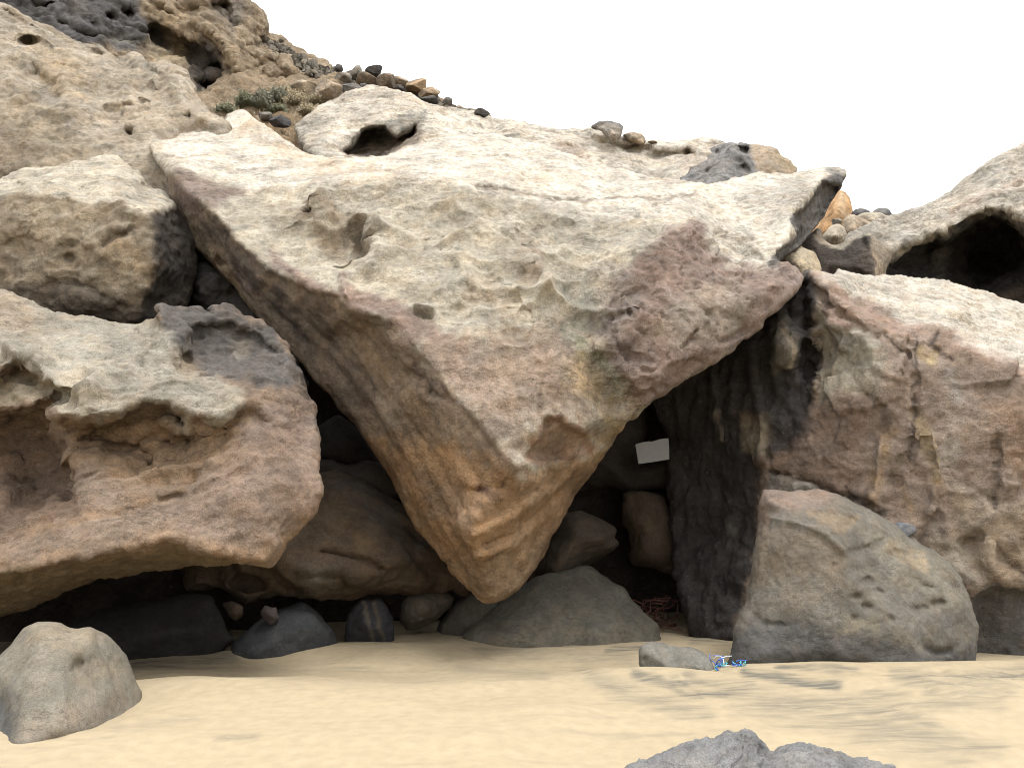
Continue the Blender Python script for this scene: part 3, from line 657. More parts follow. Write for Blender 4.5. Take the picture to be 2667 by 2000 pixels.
  ('line', [(1280, 500), (1360, 530), (1400, 560)], (.26, .23, .19), .6, 30, 22), ('line', [(1470, 580), (1560, 590), (1700, 630)], (.22, .21, .19), .6, 40, 26), ('line', [(1360, 620), (1390, 700)], (.26, .19, .14), .6, 40, 26), ('line', [(1230, 745), (1290, 760), (1350, 850)], (.27, .19, .12), .6, 40, 24),
  ('line', [(720, 560), (800, 545), (920, 565)], (.22, .16, .11), .55, 40, 22), ('line', [(840, 590), (930, 620)], (.34, .26, .18), .6, 60, 40), ('pit_', [(801, 533)], BLACK, 0, 1) if False else ('line', [(800, 532), (803, 534)], (.09, .075, .06), .8, 14, 20), ('line', [(915, 570), (930, 585)], (.10, .08, .06), .75, 40, 26), ('line', [(1240, 487), (1276, 490), (1360, 507), (1436, 522), (1554, 525), (1672, 517), (1753, 514), (1799, 501), (1808, 491)], (.17, .13, .095), .7, 5, 3), ('line', [(425, 407), (470, 415), (520, 408), (555, 410)], (.22, .18, .14), .7, 5, 3), ('line', [(1580, 832), (1620, 815), (1660, 806)], (.10, .08, .07), .8, 6, 4), ('line', [(1880, 890), (1925, 872), (1975, 845)], (.11, .085, .07), .8, 6, 4), ('line', [(1290, 1278), (1312, 1266), (1316, 1248)], (.08, .05, .035), .8, 5, 3), ('line', [(1420, 900), (1416, 980), (1406, 1075)], (.16, .115, .085), .6, 7, 4)],
 disp=[('fbm', 1.6, .045, {'oct': 4}), ('flake', .9, .05, {'n': 4, 'notpoly': [(660, 520), (980, 490), (980, 680), (700, 700)], 'poly': [(380, 300), (2250, 350), (2100, 700), (1650, 1090), (1420, 1080), (1240, 1080), (1010, 830), (700, 690), (470, 455)], 'soft': 40}), ('flake', .35, .022, {'n': 3, 'notpoly': [(700, 500), (980, 490), (980, 640), (740, 660)], 'poly': [(380, 300), (2250, 350), (2100, 700), (1650, 1090), (1420, 1080), (1240, 1080), (1010, 830), (700, 690), (470, 455)], 'soft': 30}), ('scal', .20, .035, {'mask': (-.1, .3), 'poly': [(640, 500), (1200, 490), (1600, 600), (1620, 800), (1450, 880), (1400, 1150), (1264, 1100), (1000, 800), (760, 650)], 'soft': 60}), ('scal', .62, .23, {'poly': [(640, 500), (1200, 490), (1600, 600), (1620, 800), (1450, 880), (1100, 800), (900, 700), (760, 650)], 'soft': 80}),
       ('ridge', .5, .03, {'dir': (.62, -.1, -.78), 'k': 7, 'poly': [(400, 460), (700, 720), (1000, 850), (1264, 1130), (1350, 1230), (1640, 1110), (1280, 1640), (380, 620)], 'soft': 60}),
       ('fbm', .16, .024, {'oct': 4, 'gain': .65}), ('chip', .34, .06, {'poly': [(1560, 700), (1808, 570), (2100, 700), (1650, 1090), (1480, 900)], 'soft': 30}), ('chip', .13, .012, {'poly': [(380, 300), (2250, 350), (2100, 700), (1650, 1090), (1250, 1130), (470, 460)], 'soft': 30}), ('facet', .16, .03, {'poly': [(1560, 700), (1808, 570), (2100, 700), (1650, 1090), (1570, 900)], 'soft': 30}), ('facet', .30, .05, {'poly': [(1560, 700), (1808, 570), (2100, 700), (1650, 1090), (1480, 900)], 'soft': 30}),
       ('ridge', .22, .02, {'dir': (.9, .3, .2), 'k': 6, 'poly': [(380, 300), (2250, 350), (2050, 690), (1500, 560), (470, 460)], 'soft': 30}),
       ('pits', .28, .05, {'dens': .25, 'poly': [(1040, 850), (1500, 850), (1400, 1180), (1250, 1100)], 'soft': 40})], mat=M_ROUGH)

# ------------------------------------------------------------------ lower left overhang
relief("boulder", "broad overhanging boulder at the left with a hollowed front and smooth pink lower lip", "boulder",
 [(-300, 760, 10), (0, 757, 10.2), (38, 768, 10.2), (97, 793, 10.2), (160, 822, 10.2), (236, 830, 10.3), (295, 842, 10.3), (363, 853, 10.2), (392, 840, 9.9), (416, 827, 9.8), (409, 810, 9.8), (403, 796, 9.9), (439, 795, 10), (506, 798, 10.2), (532, 815, 10.2), (553, 815, 10.2), (549, 796, 10.2),
  (580, 800, 10.3), (612, 810, 10.3), (675, 836, 10.3), (717, 865, 10.2), (751, 907, 10), (772, 950, 9.8), (793, 1009, 9.5), (819, 1055, 9.3), (829, 1114, 9.1), (831, 1199, 8.8), (840, 1270, 8.6), (829, 1312, 8.6), (812, 1350, 8.55), (781, 1378, 8.5), (749, 1411, 8.4), (712, 1460, 8.3), (698, 1472, 8.3), (651, 1471, 8.35), (570, 1470, 8.6),
  (509, 1472, 8.8), (407, 1480, 9), (346, 1496, 9.1), (244, 1513, 9.2), (163, 1541, 9.2), (81, 1574, 9.2), (0, 1600, 9.2), (-150, 1640, 9.1), (-330, 1660, 9.3), (-480, 1560, 9.6), (-590, 1330, 10), (-560, 1080, 10.3), (-430, 860, 10.2)],
 ridges=[
  [(-300, 1560, 7.7), (0, 1490, 7.75), (57, 1484, 7.75), (142, 1462, 7.7), (236, 1454, 7.7), (268, 1436, 7.75), (346, 1427, 7.75), (427, 1402, 7.8), (460, 1400, 7.8), (490, 1420, 7.85), (529, 1431, 7.85), (570, 1446, 7.9), (643, 1458, 8.0), (690, 1462, 8.1)],
  [(146, 1074, 8.25), (190, 1086, 8.3), (240, 1085, 8.35), (295, 1085, 8.35), (321, 1059, 8.4), (371, 1045, 8.45), (440, 1047, 8.45), (498, 1076, 8.4), (549, 1092, 8.35), (591, 1072, 8.4), (629, 1051, 8.45), (660, 1040, 8.6)],
  [(140, 1095, 8.95), (190, 1108, 8.95), (295, 1108, 8.95), (330, 1080, 8.95), (371, 1067, 8.95), (440, 1068, 8.95), (498, 1098, 8.85), (549, 1114, 8.8), (600, 1092, 8.75), (640, 1075, 8.7)],
  [(207, 1211, 8.55), (250, 1222, 8.6), (330, 1240, 8.6), (422, 1249, 8.55), (500, 1235, 8.5), (560, 1205, 8.4)],
  [(-100, 985, 8.4), (0, 970, 8.5), (42, 928, 8.7), (93, 933, 8.7), (101, 962, 8.6), (126, 987, 8.5), (152, 1017, 8.4), (186, 1027, 8.4)],
  [(-100, 1005, 8.9), (0, 990, 8.95), (42, 950, 9.05), (85, 955, 9.0), (95, 985, 8.95), (120, 1010, 8.85), (150, 1035, 8.7)],
  [(-100, 1080, 8.5), (0, 1063, 8.55), (63, 1055, 8.55), (139, 1034, 8.5)],
  [(-100, 1100, 9.3), (0, 1085, 9.3), (63, 1075, 9.25), (130, 1060, 9.1)],
  [(150, 1120, 8.9), (160, 1160, 8.85), (205, 1200, 8.75), (218, 1260, 8.55), (220, 1300, 8.4)],
  [(125, 1130, 9.35), (140, 1180, 9.35), (185, 1230, 9.3), (195, 1290, 9.0)]],
 pts=[(100, 840, 10), (0, 880, 9.5), (200, 900, 9.3), (300, 870, 9.9), (450, 880, 9.25), (450, 980, 8.75), (300, 1000, 8.6), (250, 940, 9.1), (380, 930, 9.1), (610, 910, 9.9), (560, 988, 8.95), (655, 985, 9), (735, 985, 9.3), (446, 930, 9.05), (700, 890, 9.95), (530, 840, 9.9), (490, 940, 9.5),
  (690, 1020, 8.8), (630, 1055, 8.5), (760, 1040, 9), (50, 1180, 9.5), (100, 1280, 9.3), (0, 1350, 8.7), (100, 1400, 8.0), (200, 1340, 8.1), (300, 1380, 7.9), (300, 1170, 9.0), (400, 1180, 9.0), (500, 1160, 8.95), (580, 1140, 8.75), (400, 1220, 8.85), (300, 1290, 8.45), (300, 1320, 8.2), (430, 1290, 8.35), (480, 1340, 8.05), (600, 1300, 8.05), (560, 1250, 8.25),
  (650, 1160, 8.45), (740, 1120, 8.75), (770, 1250, 8.4), (700, 1350, 8.15), (600, 1400, 7.95), (780, 1320, 8.35), (720, 1420, 8.2), (200, 1480, 8.3), (400, 1450, 8.3), (-200, 1300, 9), (-200, 1450, 7.9), (-200, 900, 9.3), (-200, 1180, 9.5), (0, 1440, 7.95)],
 g=4, sig=1.0, T=3, R=.13, Dr=10, jit=5, rj=7, seed=23, voxel=.028, lap=1,
 ops=[('carve', [(470, 845), (520, 830), (600, 830), (690, 870), (745, 920), (755, 970), (700, 985), (640, 975), (560, 985), (530, 980), (500, 940), (480, 900)], .25, 26), ('carve', [(455, 905), (500, 920), (530, 975), (500, 995), (455, 980)], .18, 14),
      ('line', [(409, 800), (420, 830), (440, 850), (470, 840)], 8, -.12), ('line', [(655, 965), (660, 985), (700, 985)], 7, -.1), ('line', [(380, 1150), (420, 1180), (460, 1160), (540, 1190)], 10, -.08), ('line', [(420, 1285), (500, 1275), (560, 1240), (665, 1190)], 8, -.09),
      ('line', [(575, 1230), (610, 1210), (668, 1192)], 4, .12), ('line', [(430, 1097), (455, 1115), (490, 1127), (500, 1110)], 9, -.22), ('pit', (170, 1040), 34, 26, .2, .3), ('pit', (350, 1170), 60, 34, 0, .12), ('pit', (470, 1160), 55, 28, 0, .11),
      ('pit', (250, 1150), 46, 30, 0, .14), ('pit', (430, 1215), 70, 22, 0, .08), ('pit', (70, 1510), 60, 12, -.2, .25), ('pit', (240, 1480), 30, 12, -.2, .2), ('pit', (330, 1460), 30, 12, -.2, .2), ('line', [(230, 1330), (300, 1340), (380, 1325), (460, 1290)], 9, .08),
      ('line', [(100, 870), (125, 895), (110, 920)], 6, .1), ('line', [(240, 880), (275, 920), (290, 960)], 12, -.08)],
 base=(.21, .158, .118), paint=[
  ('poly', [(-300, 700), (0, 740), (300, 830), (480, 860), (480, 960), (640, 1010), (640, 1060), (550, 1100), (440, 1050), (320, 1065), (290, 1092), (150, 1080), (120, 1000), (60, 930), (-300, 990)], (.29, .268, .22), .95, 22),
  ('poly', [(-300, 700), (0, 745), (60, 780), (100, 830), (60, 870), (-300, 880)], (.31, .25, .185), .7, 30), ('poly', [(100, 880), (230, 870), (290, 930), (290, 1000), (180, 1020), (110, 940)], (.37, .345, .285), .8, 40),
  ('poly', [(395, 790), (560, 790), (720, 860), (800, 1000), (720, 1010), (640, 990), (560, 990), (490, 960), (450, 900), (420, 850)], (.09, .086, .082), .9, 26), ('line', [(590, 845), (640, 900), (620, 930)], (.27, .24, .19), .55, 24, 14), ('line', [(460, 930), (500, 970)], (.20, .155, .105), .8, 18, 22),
  ('poly', [(300, 850), (450, 860), (450, 980), (380, 1010), (300, 960)], (.29, .27, .225), .7, 40),
  ('poly', [(140, 1090), (330, 1080), (440, 1070), (560, 1115), (660, 1060), (640, 1130), (560, 1200), (480, 1260), (300, 1250), (200, 1200)], (.215, .15, .095), .9, 26),
  ('poly', [(430, 1060), (500, 1085), (500, 1130), (440, 1100)], (.30, .26, .20), .8, 16), ('poly', [(-300, 1090), (60, 1080), (150, 1110), (200, 1230), (210, 1330), (80, 1390), (-300, 1400)], (.135, .095, .068), .95, 30), ('poly', [(-300, 1000), (0, 975), (90, 960), (140, 1030), (60, 1050), (-300, 1080)], (.27, .235, .17), .8, 16),
  ('poly', [(680, 1050), (800, 1040), (830, 1180), (760, 1190), (660, 1180), (630, 1120)], (.20, .15, .12), .8, 30), ('line', [(760, 950), (800, 1020), (815, 1100)], (.07, .06, .055), .7, 20, 14),
  ('poly', [(560, 1230), (700, 1180), (840, 1180), (840, 1300), (700, 1430), (580, 1420), (470, 1390), (440, 1330)], (.225, .168, .13), .85, 50), ('line', [(560, 1180), (500, 1240), (440, 1290), (240, 1340), (60, 1390)], (.26, .17, .10), .6, 18, 12),
  ('line', [(-100, 1500), (140, 1465), (270, 1440), (450, 1402), (640, 1455), (700, 1460), (760, 1400), (830, 1320)], (.25, .17, .105), .75, 30, 24), ('poly', [(-300, 1500), (140, 1475), (460, 1415), (640, 1465), (500, 1500), (-300, 1750)], (.21, .16, .10), .9, 16)],
 disp=[('fbm', .9, .04, {'oct': 4}), ('flake', .6, .04, {'n': 4}), ('chip', .3, .025, {'mask': (-.2, .2), 'notpoly': [(560, 1230), (840, 1180), (840, 1300), (700, 1430), (470, 1390)]}), ('scal', .22, .07, {'poly': [(380, 780), (640, 780), (820, 950), (800, 1040), (640, 1010), (470, 990), (300, 980)], 'soft': 40}), ('ridge', .42, .09, {'dir': (.92, 0, .3), 'k': 3, 'poly': [(150, 1100), (640, 1080), (620, 1180), (440, 1290), (200, 1310)], 'soft': 30}), ('scal', .38, .12, {'poly': [(-300, 850), (130, 900), (400, 1000), (660, 1050), (560, 1230), (300, 1300), (100, 1380), (-300, 1400)], 'soft': 60}), ('fbm', .13, .028, {'oct': 4, 'gain': .65}),
       ('ridge', .3, .02, {'dir': (.9, 0, .25), 'k': 5}), ('pits', .12, .03, {'dens': .35, 'mask': (.15, .4), 'msc': .6, 'notpoly': [(560, 1230), (840, 1180), (840, 1300), (700, 1430), (470, 1390)]})], mat=M_ROCK)

# ------------------------------------------------------------------ middle left
relief("boulder", "pale flat topped boulder resting on the hollowed overhang at the left", "boulder",
 [(-270, 490, 13.2), (-120, 462, 13.1), (0, 465, 13.0), (25, 460, 13), (63, 441, 13.1), (143, 435, 13.3), (211, 422, 13.4), (270, 401, 13.6), (304, 405, 13.5), (321, 426, 13.4), (359, 451, 13.2), (388, 485, 13), (422, 498, 12.9), (443, 517, 12.8), (456, 535, 12.7), (480, 570, 12.6), (505, 630, 12.5), (513, 690, 12.4), (502, 734, 12.3),
  (489, 781, 12.2), (440, 840, 12), (380, 880, 11.8), (295, 870, 11.6), (169, 850, 11.5), (42, 810, 11.4), (-260, 780, 11.6), (-400, 700, 12.2), (-380, 570, 13)],
 ridges=[[(-320, 540, 11.4), (0, 512, 11.4), (84, 503, 11.35), (160, 503, 11.3), (181, 508, 11.3), (240, 529, 11.15), (270, 521, 11.15), (316, 525, 11.1), (338, 549, 11.05), (397, 554, 11.0)],
  [(397, 554, 11.0), (415, 548, 11.3), (455, 538, 12.2)], [(397, 554, 11.0), (395, 620, 11.05), (400, 690, 11.05), (375, 760, 11.15), (350, 832, 11.3)]],
 pts=[(100, 470, 12.5), (250, 450, 12.8), (330, 490, 12.1), (380, 525, 11.7), (200, 490, 11.9), (100, 640, 11.15), (250, 650, 11.05), (330, 700, 11.0), (150, 770, 11.3), (300, 790, 11.2), (450, 640, 11.7), (470, 720, 11.9), (430, 780, 11.8), (-150, 650, 11.3), (30, 560, 11.3), (200, 560, 11.15)],
 g=4, sig=1.2, T=3, R=.13, Dr=10, jit=5, rj=5, seed=31, voxel=.034,
 ops=[('carve', [(352, 470), (390, 470), (420, 500), (400, 515), (365, 500)], .35, 14), ('line', [(270, 640), (310, 610), (345, 600)], 12, .10), ('pit', (190, 660), 50, 40, 0, .12), ('pit', (60, 640), 60, 40, 0, .1), ('line', [(160, 510), (185, 560), (190, 640)], 10, .07), ('line', [(130, 735), (230, 745), (330, 800)], 10, .1), ('pit', (175, 680), 30, 20, 0, .14)],
 base=(.285, .24, .178), paint=[('poly', [(-400, 400), (280, 380), (480, 520), (460, 545), (397, 556), (338, 552), (316, 528), (270, 524), (240, 532), (181, 511), (84, 506), (-400, 540)], (.47, .43, .35), .97, 10),
  ('poly', [(350, 470), (450, 510), (460, 545), (400, 552), (340, 540)], (.42, .39, .32), .7, 30), ('poly', [(392, 556), (470, 535), (540, 700), (430, 860), (350, 840), (380, 750), (405, 680)], (.055, .047, .042), .96, 26), ('line', [(300, 650), (370, 700)], (.34, .245, .15), .6, 40, 40),  # right side away from the light painted near black
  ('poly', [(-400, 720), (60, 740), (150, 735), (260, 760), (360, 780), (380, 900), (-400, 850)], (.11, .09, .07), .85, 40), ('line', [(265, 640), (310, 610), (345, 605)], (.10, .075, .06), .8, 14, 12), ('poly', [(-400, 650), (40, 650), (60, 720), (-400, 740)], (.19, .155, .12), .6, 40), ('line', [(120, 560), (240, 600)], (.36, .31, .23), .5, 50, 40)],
 disp=[('fbm', 1.0, .06, {'oct': 4}), ('ridge', .25, .02, {'dir': (.8, .5, .2), 'k': 5}), ('flake', .55, .05, {'n': 4}), ('chip', .4, .03), ('scal', .42, .07, {'poly': [(-300, 530), (397, 570), (350, 830), (-300, 760)], 'soft': 30}), ('fbm', .12, .022, {'gain': .65})], mat=M_ROUGH)

# ------------------------------------------------------------------ upper left
relief("boulder", "big pitted cream boulder at the upper left below the dark cliff", "boulder",
 [(-330, 40, 17.8), (-150, -60, 17.5), (0, 12, 17.2), (70, 42, 17.2), (150, 80, 17.3), (210, 108, 17.3), (270, 124, 17.2), (305, 162, 16.8), (318, 160, 16.7), (338, 148, 16.7), (362, 150, 16.6), (385, 172, 16.5), (405, 160, 16.5), (420, 160, 16.5), (440, 172, 16.5), (462, 176, 16.5), (488, 190, 16.4), (500, 215, 16.3), (520, 250, 16.2), (550, 290, 15.9), (590, 320, 15.7),
  (600, 400, 14.6), (520, 470, 14), (430, 560, 13.6), (280, 560, 13.4), (0, 560, 13.4), (-300, 580, 13.8), (-470, 480, 14.8), (-540, 300, 16), (-460, 130, 17.2)],
 ridges=[[(400, 240, 15.9), (425, 210, 15.75), (440, 203, 15.7), (465, 225, 15.5), (490, 265, 15.3), (530, 310, 15.1), (545, 318, 15.1)], [(0, 72, 16.6), (60, 80, 16.6), (150, 115, 16.6), (240, 135, 16.6), (300, 165, 16.4)], [(545, 318, 15.1), (520, 335, 15.2), (480, 352, 15.1), (430, 372, 14.6)]],
 pts=[(0, 450, 13.7), (200, 430, 13.9), (0, 250, 14.9), (200, 250, 15.0), (330, 230, 15.6), (300, 330, 14.9), (420, 300, 15.1), (400, 380, 14.4), (100, 350, 14.3), (470, 300, 15.15), (120, 180, 15.7), (-200, 250, 14.9), (520, 280, 15.9), (250, 200, 15.8), (370, 210, 16.1)],
 g=4, sig=2, T=4, R=.3, Dr=24, jit=4, seed=41, voxel=.045,
 ops=[('pit', (72, 106), 26, 16, .3, .6), ('pit', (110, 130), 50, 26, .5, .3), ('pit', (93, 190), 12, 20, -.4, .35), ('pit', (120, 215), 60, 30, .5, .2), ('pit', (371, 262), 12, 12, 0, .35), ('pit', (333, 276), 24, 10, 0, .25), ('pit', (489, 304), 14, 12, 0, .4), ('pit', (384, 220), 9, 8, 0, .3), ('pit', (345, 350), 26, 12, .4, .3), ('pit', (177, 290), 6, 8, 0, .3),
      ('pit', (140, 250), 12, 8, .2, .25), ('pit', (300, 310), 40, 40, 0, .2), ('line', [(0, 30), (120, 80), (270, 140)], 5, .3), ('line', [(0, 45), (140, 95), (250, 135)], 4, .2), ('line', [(100, 60), (230, 115)], 4, .25), ('line', [(395, 185), (420, 200), (415, 215)], 8, .4), ('line', [(430, 190), (480, 200)], 7, .25)],
 base=(.375, .33, .262), paint=[('poly', [(-300, 250), (60, 240), (170, 280), (230, 360), (250, 440), (100, 480), (-300, 480)], (.28, .235, .17), .7, 70), ('poly', [(-300, 330), (60, 330), (120, 420), (60, 470), (-300, 480)], (.19, .155, .115), .7, 60), ('poly', [(80, 110), (180, 130), (240, 220), (140, 250), (100, 180)], (.42, .335, .225), .6, 50),
  ('line', [(100, 240), (150, 260), (185, 320)], (.22, .21, .19), .7, 20, 14), ('line', [(0, 20), (130, 75), (270, 130)], (.30, .26, .20), .7, 12, 8), ('poly', [(330, 220), (420, 240), (460, 320), (400, 360), (320, 300)], (.47, .40, .31), .6, 40), ('line', [(320, 160), (370, 165), (390, 185)], (.20, .19, .17), .6, 14, 10), ('line', [(460, 350), (530, 320)], (.27, .21, .15), .7, 10, 8), ('line', [(330, 345), (360, 370)], (.20, .17, .13), .6, 14, 10)],
 disp=[('fbm', 1.5, .12, {'oct': 5}), ('flake', .7, .10, {'n': 4}), ('scal', .55, .08), ('scal', .2, .045), ('fbm', .16, .035, {'gain': .7}), ('pits', .7, .25, {'dens': .12, 'r': .3})], mat=M_ROUGH)

# ------------------------------------------------------------------ cliff
relief("rock_outcrop", "dark grey and ochre honeycombed cliff overhang at the top left", "cliff",
 [(-200, -260, 25), (640, -260, 27), (652, 0, 25), (668, 20, 25), (680, 32, 24.8), (690, 52, 24.8), (688, 75, 24.8), (674, 95, 24.8), (668, 112, 24.6), (690, 118, 24.8), (702, 90, 26), (716, 95, 26), (738, 108, 26), (760, 124, 25.8), (785, 140, 25.6), (802, 152, 25.4), (830, 166, 25), (848, 175, 24.8), (846, 186, 24.6), (830, 196, 24.5), (800, 200, 24.5), (797, 211, 23.8), (785, 218, 23.7), (760, 232, 23.6), (745, 228, 23.6), (736, 240, 23.6), (722, 226, 23.6),
  (717, 232, 23.5), (692, 226, 23.4), (660, 258, 24), (624, 262, 23.4), (599, 278, 22.6), (553, 300, 21.6), (480, 330, 21), (300, 300, 21), (-200, 260, 21), (-420, 170, 22), (-560, -20, 23.5), (-420, -190, 24.5)],
 ridges=[[(360, 0, 23.5), (420, 45, 23.3), (480, 60, 23.2), (530, 85, 23.0), (580, 120, 22.9), (600, 140, 22.9), (620, 175, 22.7), (622, 203, 22.6)], [(620, 140, 23.2), (680, 165, 23.2), (712, 192, 23.0), (740, 180, 23.3), (790, 205, 23.4)], [(622, 215, 24.3), (660, 220, 24.6), (700, 232, 24.3)], [(690, 120, 24.9), (760, 165, 24.6), (800, 195, 24.4)], [(560, 0, 24), (620, 60, 24), (650, 110, 23.7)]],
 pts=[(100, 0, 23), (250, 60, 22.6), (300, 100, 22.8), (400, 110, 23.4), (480, 150, 23.6), (520, 200, 23.2), (560, 240, 23.2), (420, 160, 23.2), (350, 130, 22.8), (580, 180, 23.6), (540, 280, 21.9), (500, 40, 24), (600, 40, 24.2), (660, 60, 24.4), (640, 130, 23.6), (740, 150, 24.7), (650, 180, 23.1)],
 g=3, sig=1.2, T=5, R=.35, Dr=14, jit=6, rj=5, seed=53, voxel=.065, lap=1,
 ops=[('carve', [(398, 62), (440, 72), (490, 92), (540, 120), (575, 150), (596, 176), (606, 208), (560, 200), (520, 206), (490, 190), (440, 150), (390, 120), (350, 90)], .75, 12),
      ('carve', [(496, 214), (540, 196), (600, 207), (640, 207), (690, 222), (712, 236), (690, 262), (620, 254), (560, 272), (516, 246)], 2.4, 14),
      ('carve', [(700, 110), (716, 116), (732, 130), (748, 150), (728, 148), (706, 134), (696, 122)], 1.1, 7), ('carve', [(780, 210), (815, 196), (850, 185), (832, 212), (800, 226)], 1.2, 6), ('carve', [(664, 150), (690, 162), (716, 186), (700, 190), (672, 172)], .5, 8),
      ('carve', [(545, 0), (590, 0), (612, 30), (626, 62), (622, 90), (596, 88), (560, 60), (536, 28)], .8, 10), ('carve', [(566, 10), (590, 14), (598, 40), (575, 36)], .7, 6), ('carve', [(590, 50), (612, 54), (612, 78), (594, 74)], .6, 5),
      ('carve', [(60, 0), (180, 12), (190, 30), (120, 34), (70, 20)], .6, 9), ('carve', [(268, 36), (300, 32), (308, 50), (286, 58), (266, 50)], .9, 6), ('carve', [(220, 52), (262, 56), (250, 70), (228, 66)], .7, 6), ('carve', [(130, 40), (230, 80), (300, 102), (360, 108), (350, 122), (280, 116), (200, 100), (140, 62)], .45, 8), ('carve', [(318, 16), (352, 22), (360, 44), (330, 48), (312, 34)], .7, 8), ('carve', [(420, -4), (470, 4), (470, 16), (430, 18)], .7, 6), ('carve', [(384, 60), (410, 68), (404, 88), (384, 84)], .5, 6),
      ('line', [(410, 0), (450, 32), (510, 56), (560, 92), (600, 132), (618, 180)], 5, -.3), ('line', [(430, 36), (500, 72), (560, 112), (596, 160)], 4, .25), ('line', [(640, 130), (690, 150), (740, 172), (790, 196)], 5, -.35), ('line', [(650, 196), (700, 214), (750, 224)], 5, -.3), ('line', [(625, 130), (660, 120), (690, 118)], 4, .4), ('pit', (735, 226), 8, 12, 0, .6, .1), ('pit', (752, 223), 7, 10, 0, .5, .1), ('pit', (716, 226), 6, 9, 0, .5, .1)],
 base=(.27, .218, .155), paint=[('poly', [(-200, -300), (560, -300), (360, 0), (390, 60), (440, 110), (480, 160), (380, 130), (340, 150), (280, 130), (-200, 100)], (.085, .085, .09), .93, 30), ('poly', [(250, 90), (340, 100), (360, 130), (280, 120)], (.23, .22, .19), .7, 20), ('poly', [(370, 110), (470, 120), (480, 180), (400, 170)], (.42, .35, .24), .8, 24),
  ('poly', [(480, 120), (540, 100), (600, 150), (620, 200), (560, 210), (520, 240), (480, 180)], (.065, .06, .058), .85, 22), ('poly', [(500, 212), (620, 214), (700, 235), (640, 262), (560, 276), (500, 246)], (.05, .047, .048), .85, 10), ('poly', [(520, 240), (600, 255), (600, 300), (520, 310)], (.43, .365, .27), .8, 14), ('line', [(400, 20), (480, 62), (580, 120), (620, 200)], (.32, .25, .165), .85, 14, 16),
  ('poly', [(620, 140), (720, 170), (800, 205), (750, 235), (640, 220)], (.29, .225, .155), .8, 18), ('poly', [(500, -100), (620, -100), (640, 60), (610, 100), (560, 60)], (.20, .18, .16), .7, 26), ('poly', [(620, 50), (690, 40), (690, 100), (650, 130), (610, 130)], (.34, .275, .195), .8, 18), ('poly', [(700, 90), (850, 170), (840, 195), (740, 160)], (.33, .275, .20), .8, 18)],
 disp=[('fbm', 1.8, .14, {'oct': 4}), ('flake', 1.0, .14, {'n': 4}), ('scal', .42, .11), ('ridge', .7, .10, {'dir': (.85, 0, -.5), 'k': 7}), ('ridge', .28, .06, {'dir': (.85, 0, -.5), 'k': 5}), ('fbm', .2, .07, {'gain': .7})], mat=M_FAR)

# ------------------------------------------------------------------ pale slab with the hollow, behind
relief("boulder", "long pale slab on the skyline with a dark lidded hollow in its side", "boulder",
 [(767, 331, 18), (801, 308, 18.6), (835, 280, 19.2), (873, 259, 19.6), (923, 238, 20), (965, 223, 20.3), (991, 230, 20.3), (1054, 242, 20.3), (1100, 263, 20.2), (1160, 276, 20.2), (1202, 286, 20.2), (1242, 297, 20.2), (1314, 318, 20.2), (1369, 322, 20.2), (1453, 339, 20), (1521, 335, 20), (1546, 332, 20), (1622, 358, 19.8), (1681, 370, 19.6), (1740, 367, 19.6), (1841, 363, 19.5), (1875, 371, 19.3), (1915, 392, 19),
  (1930, 440, 18.5), (1920, 560, 17.5), (1537, 540, 17), (1300, 480, 17), (1000, 500, 16.5), (850, 470, 16.5), (790, 390, 17.2)],
 ridges=[[(1540, 345, 19.4), (1600, 362, 19.1), (1650, 378, 18.9), (1720, 388, 18.8), (1800, 385, 18.8), (1870, 398, 18.5)], [(1545, 362, 20), (1630, 385, 19.8), (1700, 402, 19.6), (1790, 402, 19.4)], [(960, 300, 18.2), (1040, 300, 18.1), (1090, 292, 18.2), (1115, 310, 18.3)]],
 pts=[(850, 350, 17.5), (950, 270, 19.2), (1100, 290, 19), (1200, 330, 18.5), (1350, 350, 18.8), (1450, 370, 18.6), (1500, 410, 18.2), (1650, 430, 18.4), (1800, 440, 18.2), (900, 320, 18.1), (1000, 360, 17.4), (1150, 340, 17.8)],
 g=4, sig=2, T=4, R=.35, Dr=20, jit=3, seed=61, voxel=.055,
 ops=[('carve', [(880, 398), (908, 376), (930, 344), (970, 326), (1004, 324), (1032, 350), (1060, 335), (1085, 318), (1096, 335), (1090, 360), (1040, 392), (1000, 420), (900, 420)], 1.5, 12), ('pit', (1560, 340), 24, 12, .4, .5), ('pit', (1660, 385), 50, 12, .15, .35), ('pit', (1800, 402), 20, 14, .3, .5), ('pit', (1470, 390), 50, 22, .2, .2), ('line', [(1090, 352), (1200, 330), (1300, 340)], 8, .15)],
 base=(.52, .48, .41), paint=[('poly', [(767, 331), (900, 260), (960, 290), (860, 360), (800, 380)], (.36, .33, .28), .6, 40), ('poly', [(1000, 318), (1060, 295), (1110, 292), (1105, 330), (1032, 350)], (.28, .27, .24), .8, 14), ('poly', [(880, 400), (908, 378), (935, 346), (1000, 328), (1032, 354), (1000, 380), (900, 395)], (.06, .055, .055), .8, 12), ('poly', [(900, 395), (1010, 378), (1090, 330), (1110, 350), (1030, 400), (900, 425)], (.24, .19, .15), .8, 14),
  ('poly', [(1430, 380), (1520, 370), (1540, 420), (1480, 415)], (.33, .27, .215), .7, 20), ('line', [(1620, 372), (1690, 390)], (.30, .24, .19), .7, 16, 10), ('poly', [(1780, 390), (1850, 400), (1860, 450), (1760, 440)], (.36, .30, .245), .6, 30), ('line', [(900, 250), (1050, 250), (1160, 285)], (.36, .30, .23), .5, 20, 10)],
 disp=[('fbm', 1.5, .09, {'oct': 5}), ('flake', .9, .06, {'n': 4}), ('ridge', .3, .05, {'dir': (.9, 0, .3), 'k': 6}), ('fbm', .18, .035, {'gain': .7})], mat=M_FAR)

